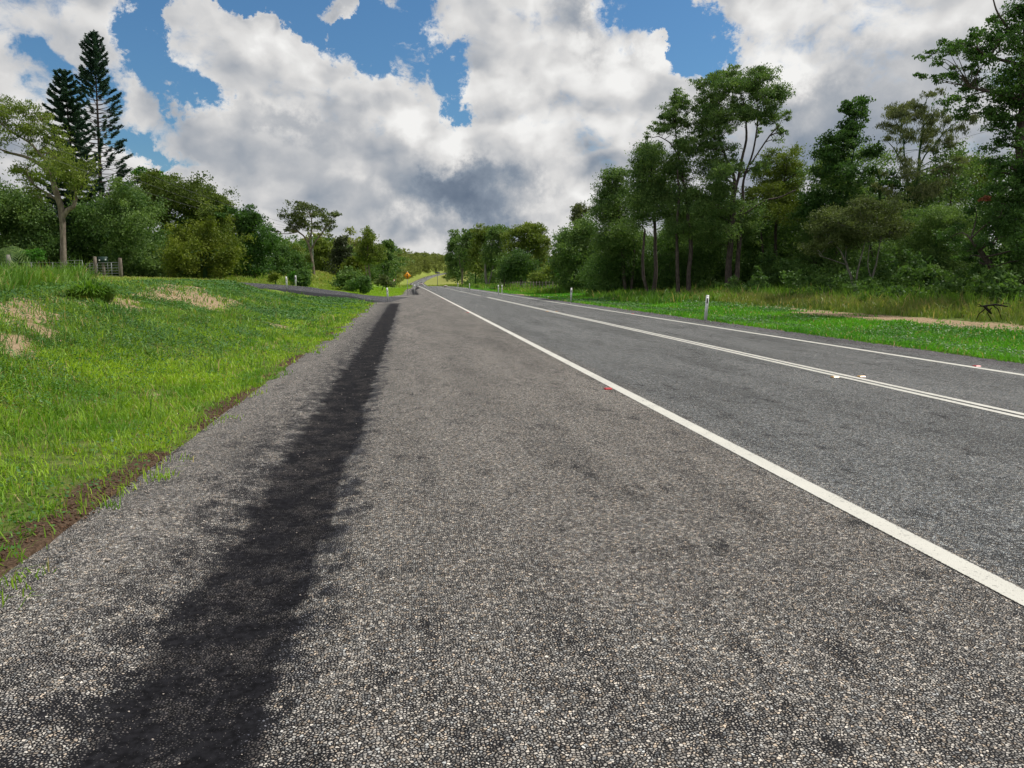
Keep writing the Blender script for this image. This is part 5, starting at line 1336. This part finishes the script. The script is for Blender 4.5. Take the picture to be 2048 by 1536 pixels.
# ------------------------------------------------------------------ fence and gates on the left
GF_ = 'posts of the farm fence'
def fpt(px, D, py=548):
    p = at_depth(px, py, D); p[2] = float(H(p[0], p[1])); return p
def timber_post(px, D, h, rad, label, mat=M_WOODP):
    p = fpt(px, D); mb = MB().tube([(0, 0, -.3), (0.01, 0, h*.5), (0, 0, h-.02), (0, 0, h)], [rad, rad*.97, rad*.93, rad*.8], 9)
    o = mb.build('fence_post', mat, None, True, p); tag(o, label, 'fence post', GF_)
    return p
DG = 60
pA = timber_post(132, DG, 1.35, .10, 'rough timber gate post hidden behind the leaning gum trunk')
pB = timber_post(192, DG-2, 1.55, .12, 'thick pale timber post where the two metal gates meet')
pC = timber_post(242, DG-4, 1.45, .13, 'dark split timber strainer post at the end of the fence')
timber_post(208, DG-1.5, 1.20, .11, 'stubby timber post carrying the small dark box')
for px, lab in ((64, 'slim pale steel fence post in the open wire fence'), (5, 'slim steel fence post at the frame edge'), (107, 'slim steel fence post just left of the gum trunk'), (224, 'thin grey steel post between strainer and box')):
    p = fpt(px, DG+ (0 if px > 200 else 2)); o = MB().box((0, 0, .55), (.05, .04, 1.3)).build('fence_post', M_WIREL, None, False, p); tag(o, lab, 'fence post', GF_)
def gate(a, b, h0, h1, label, diag=True):
    a = a+np.array([.12, 0, 0]); b = b-np.array([.12, 0, 0])
    r = empty('farm_gate', a); tag(r, label, 'gate'); v = b-a; v[2] = 0
    fr = MB(); u = lambda t, z: v*t+np.array([0, 0, z])
    fr.tube([u(0, h0), u(0, h1)], .024, 6); fr.tube([u(1, h0), u(1, h1)], .024, 6)
    fr.tube([u(0, h1), u(1, h1)], .024, 6); fr.tube([u(0, h0), u(1, h0)], .024, 6); fr.tube([u(.5, h0), u(.5, h1)], .016, 6)
    fr.build('gate_frame', M_WIREL, r, True)
    n = 5
    for k in range(1, n):
        z = h0+(h1-h0)*k/n
        MB().tube([u(0, z), u(1, z)], .014 if k != 3 else .020, 5).build('rail', M_WIREL, r, True)
    if diag: MB().tube([u(.55, h0), u(1, h0+(h1-h0)*.7)], .014, 5).build('brace', M_WIREL, r)
mid = fpt(170, DG-1)
gate(pA, mid, .28, 1.28, 'pale tubular steel gate beside the leaning gum trunk')
gate(mid, pB, .22, 1.08, 'lower tubular gate meeting the thick timber post')
gate(pB, pC, .15, 1.10, 'wide mesh gate between the thick post and the split strainer post', False)
fr = empty('wire_fence', fpt(-40, DG+3)); tag(fr, 'plain wire fence running behind the long grass at the tree line', 'fence')
o0 = np.array(fr.location)
for k, z in enumerate((.35, .65, .95, 1.2)):
    P = [fpt(px, DG+2)+np.array([0, 0, z])-o0 for px in (-60, 5, 64, 107, 128)]
    MB().tube(P, .009, 4).build('wire', M_WIREL, fr)
def meter_box():
    p = fpt(208, DG-1.55); p[2] += 1.20
    r = empty('meter_box', p); tag(r, 'small dark green box with two pale labels on the stubby post', 'box')
    bx = MB().box((0, 0, .14), (.62, .24, .28)); bx.tube([(-.31, 0, .28), (.31, 0, .28)], .12, 10)
    bx.build('box_body', plain('dark_green_box', (.02, .05, .04), .5), r)
    MB().box((-.20, -.124, .13), (.10, .006, .10)).build('label_plate', M_WHITE, r)
    MB().box((.22, -.124, .17), (.10, .006, .10)).build('label_plate', M_WHITE, r)
meter_box()
def stump(px, py, D, h, r_, label):
    p = fpt(px, D); mb = MB().tube([(0, 0, -.2), (.02, 0, h*.3), (.05, 0, h*.7), (.02, 0, h)], [r_*1.3, r_, r_*.85, r_*.5], 9)
    tag(mb.build('tree_stump', BK['stem'], None, True, p), label, 'stump')
stump(19, 540, 61, 1.7, .22, 'pale broken stump behind the wire fence near the palm')

# small palm and young tree near the fence
def palm(px, py, D, label):
    p = fpt(px, D); m = px_m(D); r = empty('palm_tree', p); tag(r, label, 'palm')
    c = at_depth(px+2, 500, D)-p
    MB().tube([(0, 0, -.2), c*.5, c], [.17, .13, .10], 8).build('trunk', BK['stem'], r, True)
    V, T = [], []
    for k in range(15):
        th = k*2.4; up = rng.uniform(.3, 1.3); ln = rng.uniform(1.4, 2.0)
        rach = [c+np.array([math.cos(th)*q*ln, math.sin(th)*q*ln, up*q*ln*.9-1.1*q*q*ln]) for q in np.linspace(0, 1, 14)]
        side = np.array([-math.sin(th), math.cos(th), 0])
        for q in range(1, 14):
            for sg in (-1, 1):
                L_ = .48*math.sin(q/14*math.pi*.85+.3)
                t = rach[q]+side*sg*L_+np.array([0, 0, -.18])+ (rach[q]-rach[q-1])*1.2
                w = (rach[q]-rach[q-1])*.35
                V += [rach[q]-w, rach[q]+w, t+w*.2, t-w*.2]
    n = len(V)//4
    mesh_np('fronds', np.array(V), np.arange(4*n).reshape(n, 4), None, dict(tint=np.repeat(rng.uniform(0, 1, n), 4)), LM['mid'], r)
palm(20, 545, 63, 'small palm with arching fronds at the frame edge behind the fence')
tree('young_tree', 'small young tree with star shaped leaf sprays behind the wire fence', 'tree', 63, (75, 548), [[(75, 550, 2.5), (76, 530, 2), (78, 515, 1.4)]], [(68, 508, 9, 6), (82, 504, 9, 6), (76, 516, 10, 6), (62, 520, 7, 5)], 'bright', 'stem', None, dens=1.4, hang=.2, spread=.4)

# wire fence far right
def far_fence():
    A = at_depth(1000, 572, 118); B = at_depth(1120, 578, 84)
    A[2] = float(H(A[0], A[1])); B[2] = float(H(B[0], B[1]))
    r = empty('wire_fence', A); tag(r, 'pale stake fence glimpsed under the bushes beyond the far verge', 'fence')
    n = 22
    for k in range(n+1):
        q = A+(B-A)*k/n; q[2] = float(H(q[0], q[1])); q = q-A
        MB().box(q+np.array([0, 0, .6]), (.07, .07, 1.3)).build('stake', M_WOODP, r)
    for z in (.5, .9, 1.15): MB().tube([np.array([0, 0, z]), (B-A)+np.array([0, 0, z])], .012, 4).build('wire', M_WIREL, r)
far_fence()

# fallen dead branch in the seeding grass
def dead_branch():
    D = 22.5; p = at_depth(1980, 640, D); p[2] = float(H(p[0], p[1]))
    m = px_m(D); r = MB()
    q = lambda x, y: at_depth(x, y, D)-p
    r.tube([q(2015, 613), q(1990, 609), q(1968, 612), q(1955, 613)], [.02, .035, .03, .008], 6)
    r.tube([q(1968, 612), q(1978, 622), q(1983, 628)], [.04, .05, .02], 6)
    r.tube([q(1975, 611), q(1968, 620), q(1958, 628), q(1952, 640)], [.025, .02, .016, .012], 5)
    r.tube([q(1985, 610), q(1996, 618), q(2004, 640)], [.02, .016, .012], 5)
    r.tube([q(1983, 616), q(1975, 626), q(1984, 642)], [.02, .018, .012], 5)
    r.tube([q(1963, 612), q(1958, 608), q(1953, 611)], [.018, .012, .006], 5)
    r.tube([q(2000, 610), q(2010, 606), q(2020, 608)], [.014, .01, .006], 5)
    tag(r.build('fallen_branch', plain('charred_wood', (.018, .016, .015), .9, .1), None, True, p), 'black dead branch caught in the brownish grass', 'branch')
dead_branch()

# oncoming car in the dip
def car():
    s, y = 7.9, 415.0
    p = np.array([s+float(cx(y)), y, float(zr(y))+.01]); r = empty('car', p)
    tag(r, 'small pale oncoming car rising out of the dip in the road', 'car')
    r.scale = (1, 1, 1)
    M_B = plain('pale_pink_silver_paint', (.62, .50, .50), .25, .6, dirt=.05); M_G = plain('dark_windscreen', (.02, .02, .025), .1, .8, dirt=0)
    M_T = plain('tyre_rubber', (.015, .015, .015), .8, .2); M_H = plain('headlight_glass', (.8, .8, .82), .1, .8, dirt=0)
    b = MB()
    secs = [(-2.2, .82, .35, .72), (-2.05, .90, .28, .84), (-1.0, .92, .25, .98), (-.4, .90, .25, 1.02), (1.6, .90, .25, 1.04), (2.1, .86, .30, .95)]
    for (yy, w, z0, z1) in secs:
        for (x_, z_) in ((-w, z0), (w, z0), (w, z1-.12), (w*.9, z1), (-w*.9, z1), (-w, z1-.12)): b.V.append(np.array([x_, yy, z_]))
    k = 6
    for i_ in range(len(secs)-1):
        for j in range(k): b.Q.append((i_*k+j, i_*k+(j+1) % k, (i_+1)*k+(j+1) % k, (i_+1)*k+j))
    for j in range(1, k-1): b.T += [(0, j, j+1), ((len(secs)-1)*k, (len(secs)-1)*k+j+1, (len(secs)-1)*k+j)]
    b.build('body', M_B, r)
    c = MB()
    c.V = [np.array(v) for v in ((-.80, -1.0, .97), (.80, -1.0, .97), (.80, 1.7, .97), (-.80, 1.7, .97), (-.60, -.35, 1.45), (.60, -.35, 1.45), (.60, 1.0, 1.47), (-.60, 1.0, 1.47))]
    c.Q = [(4, 5, 6, 7), (0, 3, 7, 4), (1, 5, 6, 2), (3, 2, 6, 7), (0, 4, 5, 1), (0, 1, 2, 3)]
    c.build('cabin', M_B, r)
    g_ = MB(); g_.V = [np.array(v) for v in ((-.72, -.97, 1.02), (.72, -.97, 1.02), (.57, -.40, 1.42), (-.57, -.40, 1.42))]; g_.V = [v+np.array([0, -.03, .02]) for v in g_.V]; g_.Q = [(0, 1, 2, 3)]; g_.build('windscreen', M_G, r)
    for sx in (-1, 1):
        MB().box((sx*.66, -2.16, .70), (.34, .10, .14)).build('headlight', M_H, r)
        MB().box((sx*1.0, -.75, 1.0), (.16, .10, .12)).build('mirror', M_B, r)
        for yy in (-1.4, 1.35):
            MB().tube([(sx*.72, yy, .31), (sx*.93, yy, .31)], .31, 14).build('wheel', M_T, r)
    MB().box((0, -2.22, .52), (1.15, .06, .20)).build('grille', M_G, r)
    MB().box((0, -2.20, .33), (1.6, .08, .12)).build('bumper', M_T, r)
car()
